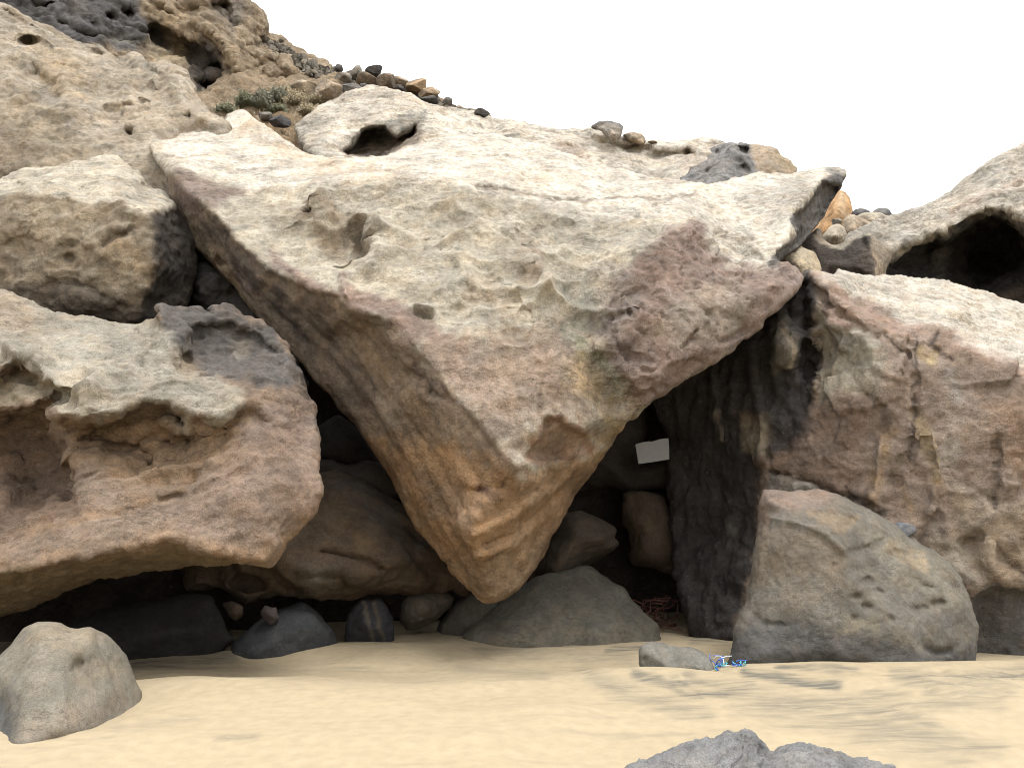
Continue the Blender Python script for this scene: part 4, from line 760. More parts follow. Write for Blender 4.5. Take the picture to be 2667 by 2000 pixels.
relief("boulder", "grey honeycombed boulder with a hollow top at the right end of the pale ridge", "boulder",
 [(1850, 388, 18.6), (1880, 378, 18.6), (1905, 371, 18.6), (1945, 374, 18.6), (1993, 378, 18.6), (2020, 386, 18.5), (2040, 407, 18.5), (2062, 420, 18.4), (2073, 449, 18.2), (2060, 540, 17), (1800, 540, 16.6), (1770, 470, 17.2), (1800, 440, 17.8), (1835, 420, 18.2)],
 ridges=[[(1862, 405, 18.1), (1890, 392, 17.9), (1905, 384, 17.5), (1925, 400, 17.5), (1946, 414, 17.6)], [(1905, 384, 17.5), (1890, 420, 17.2), (1850, 460, 17.0)]],
 pts=[(1960, 400, 18.2), (2010, 420, 17.8), (2030, 460, 17.5), (1960, 460, 17.2), (1900, 460, 16.9), (1850, 480, 16.8)], g=2, sig=1.5, T=2.2, R=.3, Dr=14, jit=2, seed=67, voxel=.04,
 ops=[('carve', [(1905, 378), (1950, 378), (1958, 392), (1948, 412), (1925, 400)], .8, 4), ('carve', [(1862, 395), (1880, 380), (1895, 378), (1880, 400), (1866, 412)], .4, 4), ('carve', [(1834, 448), (1842, 438), (1862, 424), (1862, 438), (1846, 456), (1834, 458)], .6, 4), ('carve', [(1915, 413), (1945, 416), (1948, 426), (1925, 424)], .6, 3), ('pit', (1940, 440), 18, 12, .2, .35), ('line', [(1975, 425), (1985, 455)], 3, .2)],
 base=(.215, .21, .205), paint=[('poly', [(1958, 370), (2080, 380), (2080, 480), (1990, 460), (1955, 420)], (.36, .29, .21), .9, 14), ('line', [(2030, 400), (2060, 440)], (.45, .36, .23), .7, 14, 14)], disp=[('fbm', .6, .06), ('scal', .22, .05), ('fbm', .1, .02, {'gain': .7})], mat=M_FAR)
relief("boulder", "knobbly dark capped rock standing on the pale skyline slab", "boulder",
 [(1538, 332, 19.2), (1546, 325, 19.2), (1558, 316, 19.2), (1575, 312, 19.2), (1595, 315, 19.2), (1612, 322, 19.2), (1624, 332, 19.2), (1624, 342, 19.1), (1619, 355, 19.0), (1600, 372, 18.9), (1580, 360, 18.9), (1572, 345, 18.9)], pts=[(1590, 335, 18.8), (1600, 350, 18.7)], g=1.5, sig=1.5, T=.6, R=.2, Dr=10, jit=1.5, seed=71, voxel=.03, base=(.30, .27, .23),
 paint=[('line', [(1545, 325), (1590, 316), (1622, 336)], (.12, .115, .115), .7, 8, 8)], disp=[('fbm', .4, .04), ('scal', .2, .03)], mat=M_FAR)
relief("boulder", "low banded rock beside the knobbly rock on the skyline slab", "boulder",
 [(1620, 352, 19.3), (1632, 346, 19.3), (1655, 345, 19.3), (1672, 350, 19.3), (1684, 368, 19.2), (1670, 376, 19.1), (1640, 366, 19.1)], pts=[(1650, 358, 19)], g=1.5, sig=1.5, T=.5, R=.15, Dr=8, jit=1.5, seed=73, voxel=.03, base=(.36, .29, .21), paint=[('line', [(1640, 350), (1672, 362)], (.13, .12, .11), .8, 6, 4)], disp=[('fbm', .4, .03), ('ridge', .15, .02)], mat=M_FAR)
# ------------------------------------------------------------------ right side
relief("boulder", "large right hand boulder with pale sloping top and a shade-darkened wall facing the cave", "boulder",
 [(1690, 1000, 13.2), (1800, 900, 12.8), (1950, 780, 12.0), (2060, 715, 11.8), (2090, 709, 11.8), (2106, 709, 11.9), (2130, 709, 12), (2150, 712, 12), (2172, 716, 12), (2176, 702, 12), (2188, 698, 12.1), (2220, 705, 12.3), (2278, 714, 12.6), (2306, 717, 12.7), (2345, 715, 12.8), (2376, 719, 12.9), (2427, 721, 13), (2478, 734, 13), (2510, 740, 13), (2572, 758, 13), (2631, 779, 13), (2666, 789, 13), (2800, 850, 13), (2930, 960, 12.6), (3010, 1150, 11.8),
  (3040, 1450, 11.2), (2990, 1700, 10.8), (2900, 1850, 10.4), (2700, 1800, 10.2), (2300, 1800, 10.5), (1950, 1740, 11.5), (1812, 1700, 12.1), (1806, 1655, 12.2), (1793, 1602, 12.3), (1772, 1540, 12.6), (1759, 1497, 12.8), (1753, 1400, 13), (1748, 1250, 13.2), (1743, 1150, 13.3), (1715, 1080, 13.3)],
 ridges=[[(2098, 712, 11.6), (2120, 716, 11.4), (2165, 764, 11.05), (2210, 800, 10.85), (2259, 838, 10.6), (2320, 862, 10.5), (2376, 877, 10.4), (2420, 880, 10.45), (2455, 862, 10.6), (2490, 880, 10.5), (2533, 920, 10.3), (2600, 945, 10.15), (2666, 963, 10.05), (2860, 1030, 9.95), (2950, 1090, 10.6)],
  [(2085, 735, 11.6), (2110, 790, 11.3), (2160, 850, 10.95), (2195, 865, 10.8), (2240, 872, 10.6), (2265, 885, 10.5)], [(2125, 840, 11.4), (2130, 900, 11.3), (2128, 980, 11.3), (2110, 1060, 11.2)],
  [(1990, 850, 11.9), (2040, 905, 11.2), (2062, 880, 11.25), (2072, 930, 11.3), (2045, 980, 11.5), (2010, 1010, 11.8)], [(1985, 1180, 11.7), (1995, 1280, 11.6), (1992, 1400, 11.5), (1950, 1600, 11.5), (1915, 1655, 11.4)], [(1850, 960, 12.6), (1862, 1060, 12.5), (1872, 1130, 12.4), (1860, 1180, 12.6)]],
 pts=[(2250, 760, 12.0), (2400, 790, 11.9), (2550, 850, 11.6), (2350, 740, 12.6), (2640, 880, 11.3), (2800, 950, 11.4), (2280, 950, 10.5), (2200, 930, 10.85), (2180, 1000, 10.9), (2380, 950, 10.3), (2390, 1050, 10.3), (2300, 1060, 10.45), (2230, 1060, 10.65), (2280, 1120, 10.6), (2200, 1150, 10.75), (2130, 1180, 11.0), (2400, 1200, 10.25), (2520, 1050, 10.1), (2600, 1150, 9.95), (2650, 1300, 10), (2550, 1300, 10.1), (2450, 1300, 10.25), (2350, 1300, 10.45), (2450, 1450, 10.2),
  (2250, 1250, 10.75), (2100, 1250, 11.1), (2050, 1100, 11.4), (2040, 1200, 11.4), (1940, 1050, 12.0), (1930, 1200, 12.1), (1930, 1400, 12.1), (1880, 1300, 12.5), (1800, 1250, 13), (1850, 1500, 12.3), (1820, 1400, 12.8), (2300, 1650, 10.5), (2580, 1480, 9.95), (2620, 1560, 9.95), (2600, 1700, 10.2), (2800, 1400, 9.9), (2520, 1450, 10.2)],
 g=4, sig=1.2, T=4, R=.13, Dr=12, jit=5, rj=4, seed=83, voxel=.036,
 ops=[('carve', [(2540, 1560), (2560, 1535), (2590, 1520), (2640, 1535), (2700, 1540), (2980, 1580), (2980, 1900), (2530, 1900)], .28, 10), ('line', [(2388, 975), (2380, 1080), (2370, 1200)], 5, .18), ('line', [(2300, 870), (2340, 910), (2370, 928)], 5, .16), ('line', [(2440, 865), (2425, 895), (2450, 920), (2480, 935)], 5, .15), ('line', [(2010, 1225), (2100, 1250), (2180, 1285), (2260, 1310), (2300, 1340)], 5, .25),
      ('line', [(2260, 1030), (2290, 1060), (2300, 1110)], 14, .12), ('line', [(2600, 1140), (2598, 1230), (2590, 1330)], 6, .15), ('line', [(2300, 770), (2360, 790)], 6, .2), ('line', [(2100, 720), (2160, 790), (2230, 850), (2290, 880)], 11, .14), ('line', [(2240, 800), (2290, 830), (2340, 860)], 9, .1), ('line', [(2250, 840), (2340, 880), (2380, 890)], 6, .08),
      ('pit', (2385, 1130), 22, 34, 0, -.12), ('line', [(2290, 1160), (2280, 1260), (2270, 1330)], 12, -.10), ('line', [(2430, 1130), (2450, 1230), (2420, 1330)], 14, -.1), ('line', [(2330, 1260), (2350, 1200), (2400, 1240)], 10, .1), ('line', [(2590, 1410), (2610, 1450), (2667, 1490)], 5, .12), ('pit', (2530, 1415), 44, 26, -.6, .10),
      ('carve', [(2030, 770), (2070, 720), (2110, 730), (2110, 800), (2120, 860), (2080, 870), (2040, 850)], .3, 16), ('carve', [(2085, 880), (2122, 890), (2128, 1000), (2100, 1060), (2070, 960)], .35, 14), ('line', [(2120, 890), (2110, 930), (2128, 970), (2120, 1030)], 6, -.14), ('line', [(1955, 900), (1975, 1060), (1980, 1200)], 10, -.14), ('line', [(1855, 960), (1865, 1060), (1875, 1150)], 8, -.16), ('line', [(1910, 940), (1905, 1080)], 10, -.1)],
 base=(.25, .198, .16), paint=[
  ('poly', [(2060, 690), (2200, 680), (2700, 760), (3000, 900), (3000, 1050), (2667, 960), (2560, 925), (2500, 885), (2455, 862), (2380, 850), (2300, 800), (2220, 770), (2130, 740)], (.49, .455, .39), .97, 16), ('poly', [(2190, 690), (2350, 710), (2300, 760), (2190, 740)], (.41, .39, .34), .6, 40), ('line', [(2110, 725), (2200, 790), (2300, 850), (2400, 870)], (.30, .215, .17), .8, 14, 16), ('line', [(2250, 790), (2350, 850), (2450, 870), (2560, 930), (2700, 985)], (.29, .21, .17), .8, 16, 20),
  ('poly', [(2110, 790), (2200, 860), (2280, 880), (2310, 960), (2280, 1020), (2180, 1020), (2130, 1060), (2120, 900)], (.31, .29, .235), .85, 40), ('poly', [(2125, 785), (2165, 790), (2220, 860), (2180, 860), (2140, 825)], (.30, .225, .19), .9, 8), ('line', [(2118, 785), (2140, 830), (2185, 862), (2240, 866)], (.46, .43, .37), .85, 10, 7),
  ('poly', [(1690, 900), (2000, 800), (2070, 710), (2105, 710), (2125, 760), (2115, 830), (2125, 1000), (2110, 1120), (2060, 1180), (1990, 1200), (1960, 1500), (1900, 1700), (1700, 1700)], (.040, .036, .035), .97, 20), ('line', [(2090, 715), (2120, 750), (2150, 800)], (.045, .04, .036), .8, 16, 14), ('poly', [(2020, 850), (2045, 830), (2075, 890), (2070, 930), (2040, 960), (2010, 980)], (.14, .125, .10), .8, 20),  # wall facing the cave: its shade is painted in near black
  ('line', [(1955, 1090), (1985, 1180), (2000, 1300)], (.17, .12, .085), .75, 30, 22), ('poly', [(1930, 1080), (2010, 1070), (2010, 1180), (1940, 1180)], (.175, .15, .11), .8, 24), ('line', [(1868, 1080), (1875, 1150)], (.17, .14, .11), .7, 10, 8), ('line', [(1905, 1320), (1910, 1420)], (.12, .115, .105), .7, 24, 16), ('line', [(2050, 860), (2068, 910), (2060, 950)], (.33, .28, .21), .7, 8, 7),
  ('poly', [(2120, 1060), (2260, 1030), (2290, 1120), (2200, 1180), (2250, 1290), (2120, 1250), (2060, 1190)], (.19, .14, .11), .75, 40), ('poly', [(2020, 1190), (2120, 1150), (2150, 1230), (2230, 1290), (2120, 1260), (2010, 1230)], (.14, .10, .075), .7, 20), ('poly', [(2010, 1230), (2100, 1255), (2220, 1310), (2260, 1340), (2000, 1300)], (.20, .19, .17), .8, 14),
  ('line', [(2310, 1120), (2290, 1220), (2270, 1320)], (.33, .215, .10), .55, 20, 18), ('line', [(2385, 1080), (2420, 1140), (2440, 1240)], (.34, .26, .12), .55, 24, 18), ('line', [(2350, 1250), (2370, 1320)], (.33, .20, .09), .6, 20, 16), ('line', [(2480, 980), (2490, 1100), (2480, 1200)], (.37, .36, .33), .55, 24, 20), ('line', [(2480, 1250), (2560, 1310)], (.42, .37, .30), .6, 20, 16), ('line', [(2400, 910), (2430, 930)], (.40, .31, .15), .55, 14, 14),
  ('poly', [(2560, 1030), (2700, 1010), (2980, 1060), (2980, 1300), (2667, 1260), (2580, 1160)], (.21, .145, .10), .65, 60), ('poly', [(2480, 1290), (2600, 1300), (2980, 1320), (2980, 1560), (2580, 1520), (2470, 1420)], (.255, .205, .15), .8, 60), ('poly', [(2400, 1360), (2500, 1400), (2540, 1480), (2560, 1540), (2480, 1500)], (.24, .215, .17), .7, 40), ('poly', [(2535, 1555), (2590, 1520), (2700, 1545), (2980, 1580), (2980, 1900), (2530, 1900)], (.105, .10, .095), .97, 14), ('line', [(2390, 872), (2393, 960), (2380, 1080), (2372, 1200)], (.05, .04, .034), .85, 5, 4), ('line', [(2300, 872), (2340, 912), (2378, 936), (2390, 962)], (.05, .04, .034), .85, 5, 4), ('line', [(2440, 866), (2425, 897), (2450, 922), (2480, 937)], (.05, .04, .034), .85, 5, 4), ('line', [(2010, 1226), (2100, 1251), (2180, 1286), (2260, 1311), (2300, 1342)], (.04, .033, .028), .85, 6, 5), ('line', [(2600, 1142), (2598, 1232), (2590, 1330)], (.07, .055, .045), .7, 5, 4), ('line', [(2590, 1412), (2612, 1452), (2667, 1492)], (.07, .055, .045), .7, 5, 4)],
 disp=[('fbm', 1.2, .03, {'oct': 4}), ('flake', .8, .055, {'n': 4}), ('flake', .3, .022, {'n': 3}), ('ridge', .28, .05, {'dir': (.7, -.45, -.25), 'k': 8, 'poly': [(2080, 700), (2980, 880), (2980, 1050), (2450, 870), (2150, 760)], 'soft': 24}), ('chip', 1.1, .13, {'poly': [(2100, 860), (2450, 860), (2980, 1050), (2980, 1330), (2450, 1480), (2100, 1250)], 'soft': 40}), ('chip', .25, .02), ('fbm', .14, .03, {'gain': .66}), ('ridge', .4, .06, {'dir': (.1, .3, -1), 'k': 2.5, 'poly': [(1690, 900), (2080, 730), (2120, 1080), (1990, 1250), (1900, 1700), (1700, 1700)], 'soft': 30}), ('scal', .22, .05, {'poly': [(2000, 760), (2120, 720), (2280, 900), (2280, 1020), (2120, 1060), (2040, 980)], 'soft': 30}), ('scal', .3, .05, {'poly': [(2520, 1330), (2980, 1260), (2980, 1800), (2540, 1800)], 'soft': 30})], mat=M_ROCK)

relief("boulder", "rounded triangular grey boulder on the sand at the right with dimpled face and dark foot", "boulder",
 [(1986, 1270, 9.8), (2020, 1270, 9.8), (2063, 1279, 9.8), (2095, 1276, 9.85), (2131, 1271, 9.9), (2179, 1282, 9.9), (2246, 1316, 9.9), (2295, 1345, 9.9), (2343, 1378, 9.9), (2396, 1412, 9.9), (2439, 1436, 9.9), (2478, 1465, 9.85), (2502, 1504, 9.8), (2526, 1557, 9.75), (2543, 1615, 9.7), (2545, 1682, 9.65), (2543, 1721, 9.6), (2540, 1790, 9.6), (2400, 1840, 9.5), (1990, 1830, 9.4), (1880, 1790, 9.4),
  (1888, 1740, 9.4), (1903, 1700, 9.4), (1914, 1634, 9.4), (1938, 1581, 9.5), (1957, 1514, 9.55), (1962, 1412, 9.65), (1971, 1359, 9.7), (1979, 1296, 9.75)],
 ridges=[[(2000, 1300, 9.55), (2060, 1330, 9.4), (2130, 1345, 9.3), (2180, 1370, 9.2), (2205, 1420, 9.15), (2215, 1480, 9.1)], [(2280, 1560, 9.1), (2330, 1610, 9.0), (2370, 1660, 8.95), (2410, 1710, 8.98), (2412, 1760, 9.0)], [(2418, 1700, 9.25), (2420, 1770, 9.25)]],
 pts=[(2020, 1420, 9.35), (2060, 1500, 9.2), (2100, 1430, 9.2), (2000, 1600, 9.2), (1960, 1640, 9.2), (2000, 1700, 9.05), (2150, 1560, 9.05), (2150, 1700, 8.95), (2250, 1650, 8.98), (2300, 1730, 8.95), (2230, 1400, 9.4), (2250, 1480, 9.35), (2350, 1460, 9.5), (2400, 1550, 9.35), (2450, 1520, 9.55), (2450, 1620, 9.35), (2480, 1700, 9.35), (2330, 1540, 9.25), (2100, 1300, 9.65), (2200, 1330, 9.6), (2500, 1580, 9.5), (1950, 1720, 9.1)],
 g=3, sig=3.2, T=1.8, R=.22, Dr=24, jit=2, seed=91, voxel=.021, lap=2,
 ops=[('pit', (2350, 1450), 32, 20, .3, 0.075), ('pit', (2380, 1440), 22, 15, .3, 0.053), ('pit', (2255, 1515), 25, 15, 0, 0.060), ('pit', (2230, 1555), 20, 13, 0, 0.053), ('pit', (2255, 1580), 20, 15, 0, 0.060), ('pit', (2440, 1575), 25, 15, 0, 0.068), ('pit', (2400, 1590), 32, 18, .3, 0.060), ('pit', (2225, 1610), 12, 11, 0, 0.045), ('pit', (2325, 1612), 15, 11, 0, 0.045), ('pit', (2290, 1540), 27, 11, .2, 0.045), ('pit', (2490, 1525), 12, 10, 0, 0.045), ('pit', (2420, 1530), 30, 11, .4, 0.053),
      ('carve', [(2085, 1330), (2160, 1325), (2235, 1345), (2240, 1365), (2190, 1385), (2120, 1345)], .06, 8), ('line', [(2215, 1440), (2270, 1425), (2300, 1410)], 8, .08), ('line', [(1960, 1600), (1990, 1625), (2040, 1630)], 7, .06), ('line', [(2415, 1690), (2440, 1700), (2470, 1695)], 10, .10), ('line', [(2000, 1345), (2080, 1360), (2150, 1390), (2205, 1440)], 9, -.05)],
 base=(.15, .138, .116), paint=[('poly', [(1970, 1260), (2140, 1260), (2190, 1290), (2150, 1320), (2060, 1320), (2000, 1330), (1990, 1400), (1960, 1410)], (.21, .16, .13), .85, 40), ('poly', [(1970, 1380), (2060, 1370), (2190, 1420), (2200, 1490), (2060, 1500), (1960, 1520)], (.19, .158, .12), .7, 40), ('poly', [(2085, 1330), (2160, 1325), (2240, 1345), (2235, 1370), (2200, 1390), (2130, 1350)], (.225, .175, .12), .75, 24), ('poly', [(2260, 1390), (2340, 1390), (2480, 1470), (2520, 1570), (2440, 1570), (2330, 1500)], (.20, .182, .145), .7, 40), ('line', [(2330, 1420), (2400, 1470)], (.33, .26, .17), .6, 24, 20),
  ('line', [(2200, 1640), (2270, 1630)], (.30, .26, .18), .7, 26, 20), ('poly', [(1870, 1650), (2000, 1620), (2160, 1640), (2300, 1670), (2420, 1690), (2560, 1680), (2560, 1850), (1860, 1850)], (.085, .085, .084), .85, 50), ('line', [(2040, 1560), (2160, 1520)], (.19, .165, .135), .6, 50, 40), ('line', [(2400, 1630), (2460, 1620)], (.15, .14, .13), .6, 30, 30)],
 disp=[('fbm', .6, .03, {'oct': 4}), ('flake', .45, .03, {'n': 4}), ('scal', .22, .02, {'poly': [(2200, 1400), (2560, 1450), (2560, 1750), (2250, 1700)], 'soft': 40}), ('fbm', .10, .010, {'gain': .6}), ('pits', .09, .02, {'dens': .3, 'mask': (.1, .35), 'msc': .5})], mat=M_SMOOTH)
stone("stone", "small bluish stone wedged between the triangular boulder and the rock behind it", "stone", 2352, 1382, 10.15, 50, 44, 5, (.16, .17, .19), mat=M_SMOOTH, sub=3)

relief("boulder", "tilted pale boulder at the right edge with a black hollow under its striped back", "boulder",
 [(2200, 640, 15.2), (2211, 622, 15.4), (2247, 600, 15.8), (2283, 586, 16), (2345, 568, 16.2), (2388, 549, 16.3), (2442, 524, 16.4), (2480, 505, 16.4), (2497, 487, 16.4), (2551, 452, 16.4), (2575, 430, 16.4), (2605, 415, 16.4), (2667, 376, 16.4), (2760, 330, 16.4), (2850, 350, 16.4), (2960, 450, 16.6), (3040, 640, 16.4), (3010, 860, 15.8), (2900, 960, 15.2), (2650, 900, 15), (2400, 800, 15), (2290, 760, 15), (2240, 700, 15)],
 ridges=[[(2270, 690, 14.9), (2323, 667, 14.8), (2370, 637, 14.7), (2435, 608, 14.6), (2464, 605, 14.55), (2493, 587, 14.5), (2533, 561, 14.4), (2576, 547, 14.3), (2612, 547, 14.2), (2652, 569, 14.1), (2680, 600, 14), (2860, 650, 14), (2980, 700, 14.8)],
  [(2330, 685, 15.8), (2375, 655, 15.9), (2435, 626, 16.2), (2470, 640, 16), (2500, 604, 16.6), (2540, 580, 16.8), (2580, 567, 16.8), (2610, 566, 16.8), (2645, 590, 16.7), (2690, 640, 16)]],
 pts=[(2380, 600, 15.3), (2480, 550, 15.4), (2600, 480, 15.3), (2700, 500, 14.7), (2800, 450, 15), (2400, 690, 16.2), (2450, 720, 16), (2530, 660, 17.2), (2600, 640, 17.2), (2560, 720, 17), (2650, 680, 16.6), (2600, 780, 15.6), (2660, 740, 15.6), (2420, 650, 16), (2300, 620, 15.4)],
 g=4, sig=1.2, T=3, R=.25, Dr=16, jit=3, rj=8, seed=97, voxel=.05, ops=[('carve', [(2395, 640), (2412, 622), (2428, 628), (2420, 648)], .9, 6), ('carve', [(2520, 585), (2545, 560), (2562, 566), (2550, 590)], 1.2, 7), ('carve', [(2640, 590), (2655, 566), (2690, 600), (2700, 640)], 1.0, 8), ('pit', (2376, 640), 9, 8, 0, .5, .2), ('carve', [(2500, 650), (2580, 640), (2640, 680), (2645, 710), (2600, 740), (2500, 720)], .6, 16), ('pit', (2388, 636), 12, 10, 0, .3), ('pit', (2560, 745), 28, 14, 0, .6), ('pit', (2400, 552), 16, 6, -.5, .3), ('line', [(2500, 540), (2600, 490), (2667, 450)], 5, .12), ('line', [(2400, 600), (2500, 560), (2600, 520)], 5, .1)],
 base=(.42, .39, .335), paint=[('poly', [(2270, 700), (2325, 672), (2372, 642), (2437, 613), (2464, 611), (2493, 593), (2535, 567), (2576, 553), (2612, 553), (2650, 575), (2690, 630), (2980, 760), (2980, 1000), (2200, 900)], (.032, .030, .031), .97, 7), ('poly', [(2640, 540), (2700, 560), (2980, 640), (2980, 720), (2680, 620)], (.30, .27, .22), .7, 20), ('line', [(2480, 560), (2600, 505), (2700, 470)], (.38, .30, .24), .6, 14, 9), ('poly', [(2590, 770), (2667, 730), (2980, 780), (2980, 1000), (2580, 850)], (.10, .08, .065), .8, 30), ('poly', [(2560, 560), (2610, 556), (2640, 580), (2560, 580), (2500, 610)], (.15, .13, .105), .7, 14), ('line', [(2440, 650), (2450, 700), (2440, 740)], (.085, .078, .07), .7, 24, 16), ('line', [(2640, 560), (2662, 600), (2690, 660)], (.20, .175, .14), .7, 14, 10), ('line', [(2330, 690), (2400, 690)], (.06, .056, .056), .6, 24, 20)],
 disp=[('fbm', 1.2, .07, {'oct': 4}), ('ridge', .3, .10, {'dir': (.85, -.1, .5), 'k': 8}), ('chip', .5, .05), ('fbm', .15, .03, {'gain': .65})], mat=M_FAR)
relief("boulder", "dark scooped rock with a raised pointed corner lying behind the right hand boulder", "boulder",
 [(2081, 720, 13.9), (2040, 700, 14), (2060, 650, 14.1), (2085, 620, 14.2), (2100, 612, 14.2), (2113, 608, 14.2), (2131, 594, 14.3), (2138, 600, 14.3), (2146, 622, 14.2), (2160, 635, 14.1), (2180, 640, 14.1), (2212, 627, 14), (2240, 618, 13.9), (2262, 606, 13.8), (2292, 626, 14), (2310, 640, 14.2), (2323, 652, 14.4), (2322, 675, 14.4), (2308, 705, 14.2), (2300, 760, 14), (2130, 760, 13.7), (2110, 710, 13.8), (2092, 740, 13.9)],
 ridges=[[(2258, 613, 13.6), (2270, 660, 13.4), (2278, 720, 13.3)], [(2115, 625, 14), (2150, 645, 13.9), (2185, 650, 13.8), (2220, 640, 13.7)]], pts=[(2150, 690, 13.7), (2220, 690, 13.5), (2300, 680, 13.8)], g=2, sig=1.2, T=1.5, R=.15, Dr=8, jit=1.5, seed=101, voxel=.03,
 base=(.085, .072, .062), paint=[('poly', [(2262, 600), (2330, 650), (2310, 720), (2282, 720), (2270, 660)], (.30, .25, .19), .95, 5), ('line', [(2135, 600), (2150, 632), (2185, 642), (2225, 622), (2262, 606)], (.42, .38, .30), .85, 7, 6), ('poly', [(2110, 605), (2140, 600), (2150, 635), (2125, 632)], (.30, .255, .20), .8, 8)], disp=[('fbm', .6, .04), ('fbm', .12, .018, {'gain': .65})], mat=M_FAR)
relief("rock_outcrop", "orange rounded rock face seen behind the pointed end of the wedge", "rock",
 [(2100, 700, 20), (2120, 600, 20.5), (2150, 552, 21), (2172, 515, 21.4), (2187, 497, 21.4), (2200, 502, 21.4), (2210, 515, 21.4), (2217, 535, 21.2), (2219, 555, 21), (2215, 600, 20.5), (2180, 640, 20)], pts=[(2170, 560, 20), (2190, 530, 20.4), (2150, 600, 19.8)], g=2, sig=2, T=2.5, R=.5, Dr=14, jit=1.5, seed=103, voxel=.05, base=(.50, .31, .15),
 paint=[('line', [(2165, 530), (2170, 590)], (.30, .17, .08), .6, 10, 8), ('line', [(2195, 510), (2200, 570)], (.52, .40, .26), .7, 12, 9)], disp=[('fbm', .7, .06), ('ridge', .3, .04, {'dir': (.1, 0, 1), 'k': 5})], mat=M_FAR)
for k, (lab, pts_, mid, yy, bc, sd) in enumerate([
  ("pale rounded boulder just left of the split block behind the scooped rock", [(2135, 640), (2142, 610), (2165, 590), (2185, 583), (2199, 592), (2208, 612), (2207, 640), (2170, 655)], (2175, 612), 17.2, (.47, .41, .32), 107),
  ("pale split block behind the scooped rock with a darker right facet", [(2190, 600), (2197, 575), (2206, 561), (2225, 558), (2240, 568), (2285, 588), (2290, 605), (2230, 640), (2200, 630)], (2225, 595), 17.8, (.46, .385, .29), 109),
  ("low pale spotted slab behind the split block", [(2215, 575), (2235, 556), (2258, 549), (2290, 553), (2320, 566), (2345, 572), (2340, 600), (2240, 610)], (2280, 570), 18.6, (.45, .40, .31), 113),
  ("thin dark flat rock on the skyline beside the orange rock face", [(2205, 575), (2220, 552), (2228, 544), (2250, 543), (2264, 549), (2270, 562), (2240, 580)], (2240, 556), 19.4, (.11, .105, .105), 127),
  ("dark capped rounded rock at the lowest point of the skyline", [(2262, 560), (2275, 548), (2290, 541), (2310, 541), (2320, 549), (2323, 562), (2345, 572), (2300, 585)], (2298, 556), 19.2, (.17, .165, .16), 131),
  ("pale rock in the gap below the dark edge of the wedge", [(1960, 720), (1990, 680), (2030, 655), (2070, 632), (2120, 660), (2140, 700), (2130, 760), (2000, 760)], (2085, 690), 13.2, (.48, .41, .30), 137)]):
    relief("boulder", lab, "boulder", [(u, v, yy) for u, v in pts_], pts=[(mid[0], mid[1], yy - .45)], g=2, sig=1.5, T=1.0, R=.25, Dr=10, jit=1.5, seed=sd, voxel=.035 if yy < 18 else .04, base=bc, disp=[('fbm', .6, .05), ('fbm', .14, .02, {'gain': .65})], mat=M_FAR,
           paint=[('poly', [(2225, 560), (2245, 570), (2260, 600), (2240, 620), (2225, 590)], (.36, .275, .20), .8, 6)] if sd == 109 else [('line', [(2285, 558), (2322, 556)], (.06, .06, .06), .8, 4, 3)] if sd == 131 else ())

# ------------------------------------------------------------------ inside the cave: stone colours lowered to deepen the shade
relief("cave_backing", "added dark brown backing that keeps light out of the cave", "added backing",  # added behind the boulders to block light and keep the cave dark
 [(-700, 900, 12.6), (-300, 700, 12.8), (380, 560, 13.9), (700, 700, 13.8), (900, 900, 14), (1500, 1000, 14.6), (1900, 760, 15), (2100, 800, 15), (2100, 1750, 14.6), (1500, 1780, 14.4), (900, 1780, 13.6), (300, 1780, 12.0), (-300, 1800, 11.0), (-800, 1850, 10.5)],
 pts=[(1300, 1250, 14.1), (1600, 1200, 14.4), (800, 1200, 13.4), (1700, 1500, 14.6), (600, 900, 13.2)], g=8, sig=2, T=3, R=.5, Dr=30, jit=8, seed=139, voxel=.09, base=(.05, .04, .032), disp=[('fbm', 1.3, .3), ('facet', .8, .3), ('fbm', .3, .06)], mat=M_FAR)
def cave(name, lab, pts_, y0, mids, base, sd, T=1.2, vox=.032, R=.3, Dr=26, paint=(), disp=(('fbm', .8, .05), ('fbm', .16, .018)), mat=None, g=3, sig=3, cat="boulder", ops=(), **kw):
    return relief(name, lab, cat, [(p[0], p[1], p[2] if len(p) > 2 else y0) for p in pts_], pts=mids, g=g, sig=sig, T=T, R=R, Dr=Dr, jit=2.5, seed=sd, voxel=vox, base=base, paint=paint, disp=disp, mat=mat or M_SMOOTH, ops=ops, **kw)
cave("boulder", "smooth grey dome shaped boulder on the sand just behind the tip of the wedge",
 [(1200, 1690, 11.2), (1205, 1655, 11.3), (1236, 1620, 11.5), (1272, 1588, 11.8), (1330, 1540, 12), (1395, 1500, 12.1), (1460, 1482, 12.2), (1533, 1466, 12.2), (1554, 1479, 12.2), (1598, 1512, 12.1), (1630, 1530, 12), (1645, 1559, 11.9), (1677, 1588, 11.8), (1717, 1625, 11.7), (1730, 1680, 11.5), (1600, 1760, 11), (1300, 1760, 11)], 11.5,
 [(1400, 1600, 11.3), (1500, 1600, 11.4), (1400, 1680, 10.95), (1560, 1660, 11.05), (1300, 1660, 11.05), (1620, 1610, 11.5), (1500, 1520, 11.9)], (.115, .108, .088), 149, T=1.5, paint=[('line', [(1300, 1560), (1450, 1520), (1560, 1520)], (.08, .072, .06), .6, 40, 26), ('poly', [(1200, 1640), (1720, 1640), (1720, 1760), (1200, 1760)], (.15, .135, .105), .5, 60)])
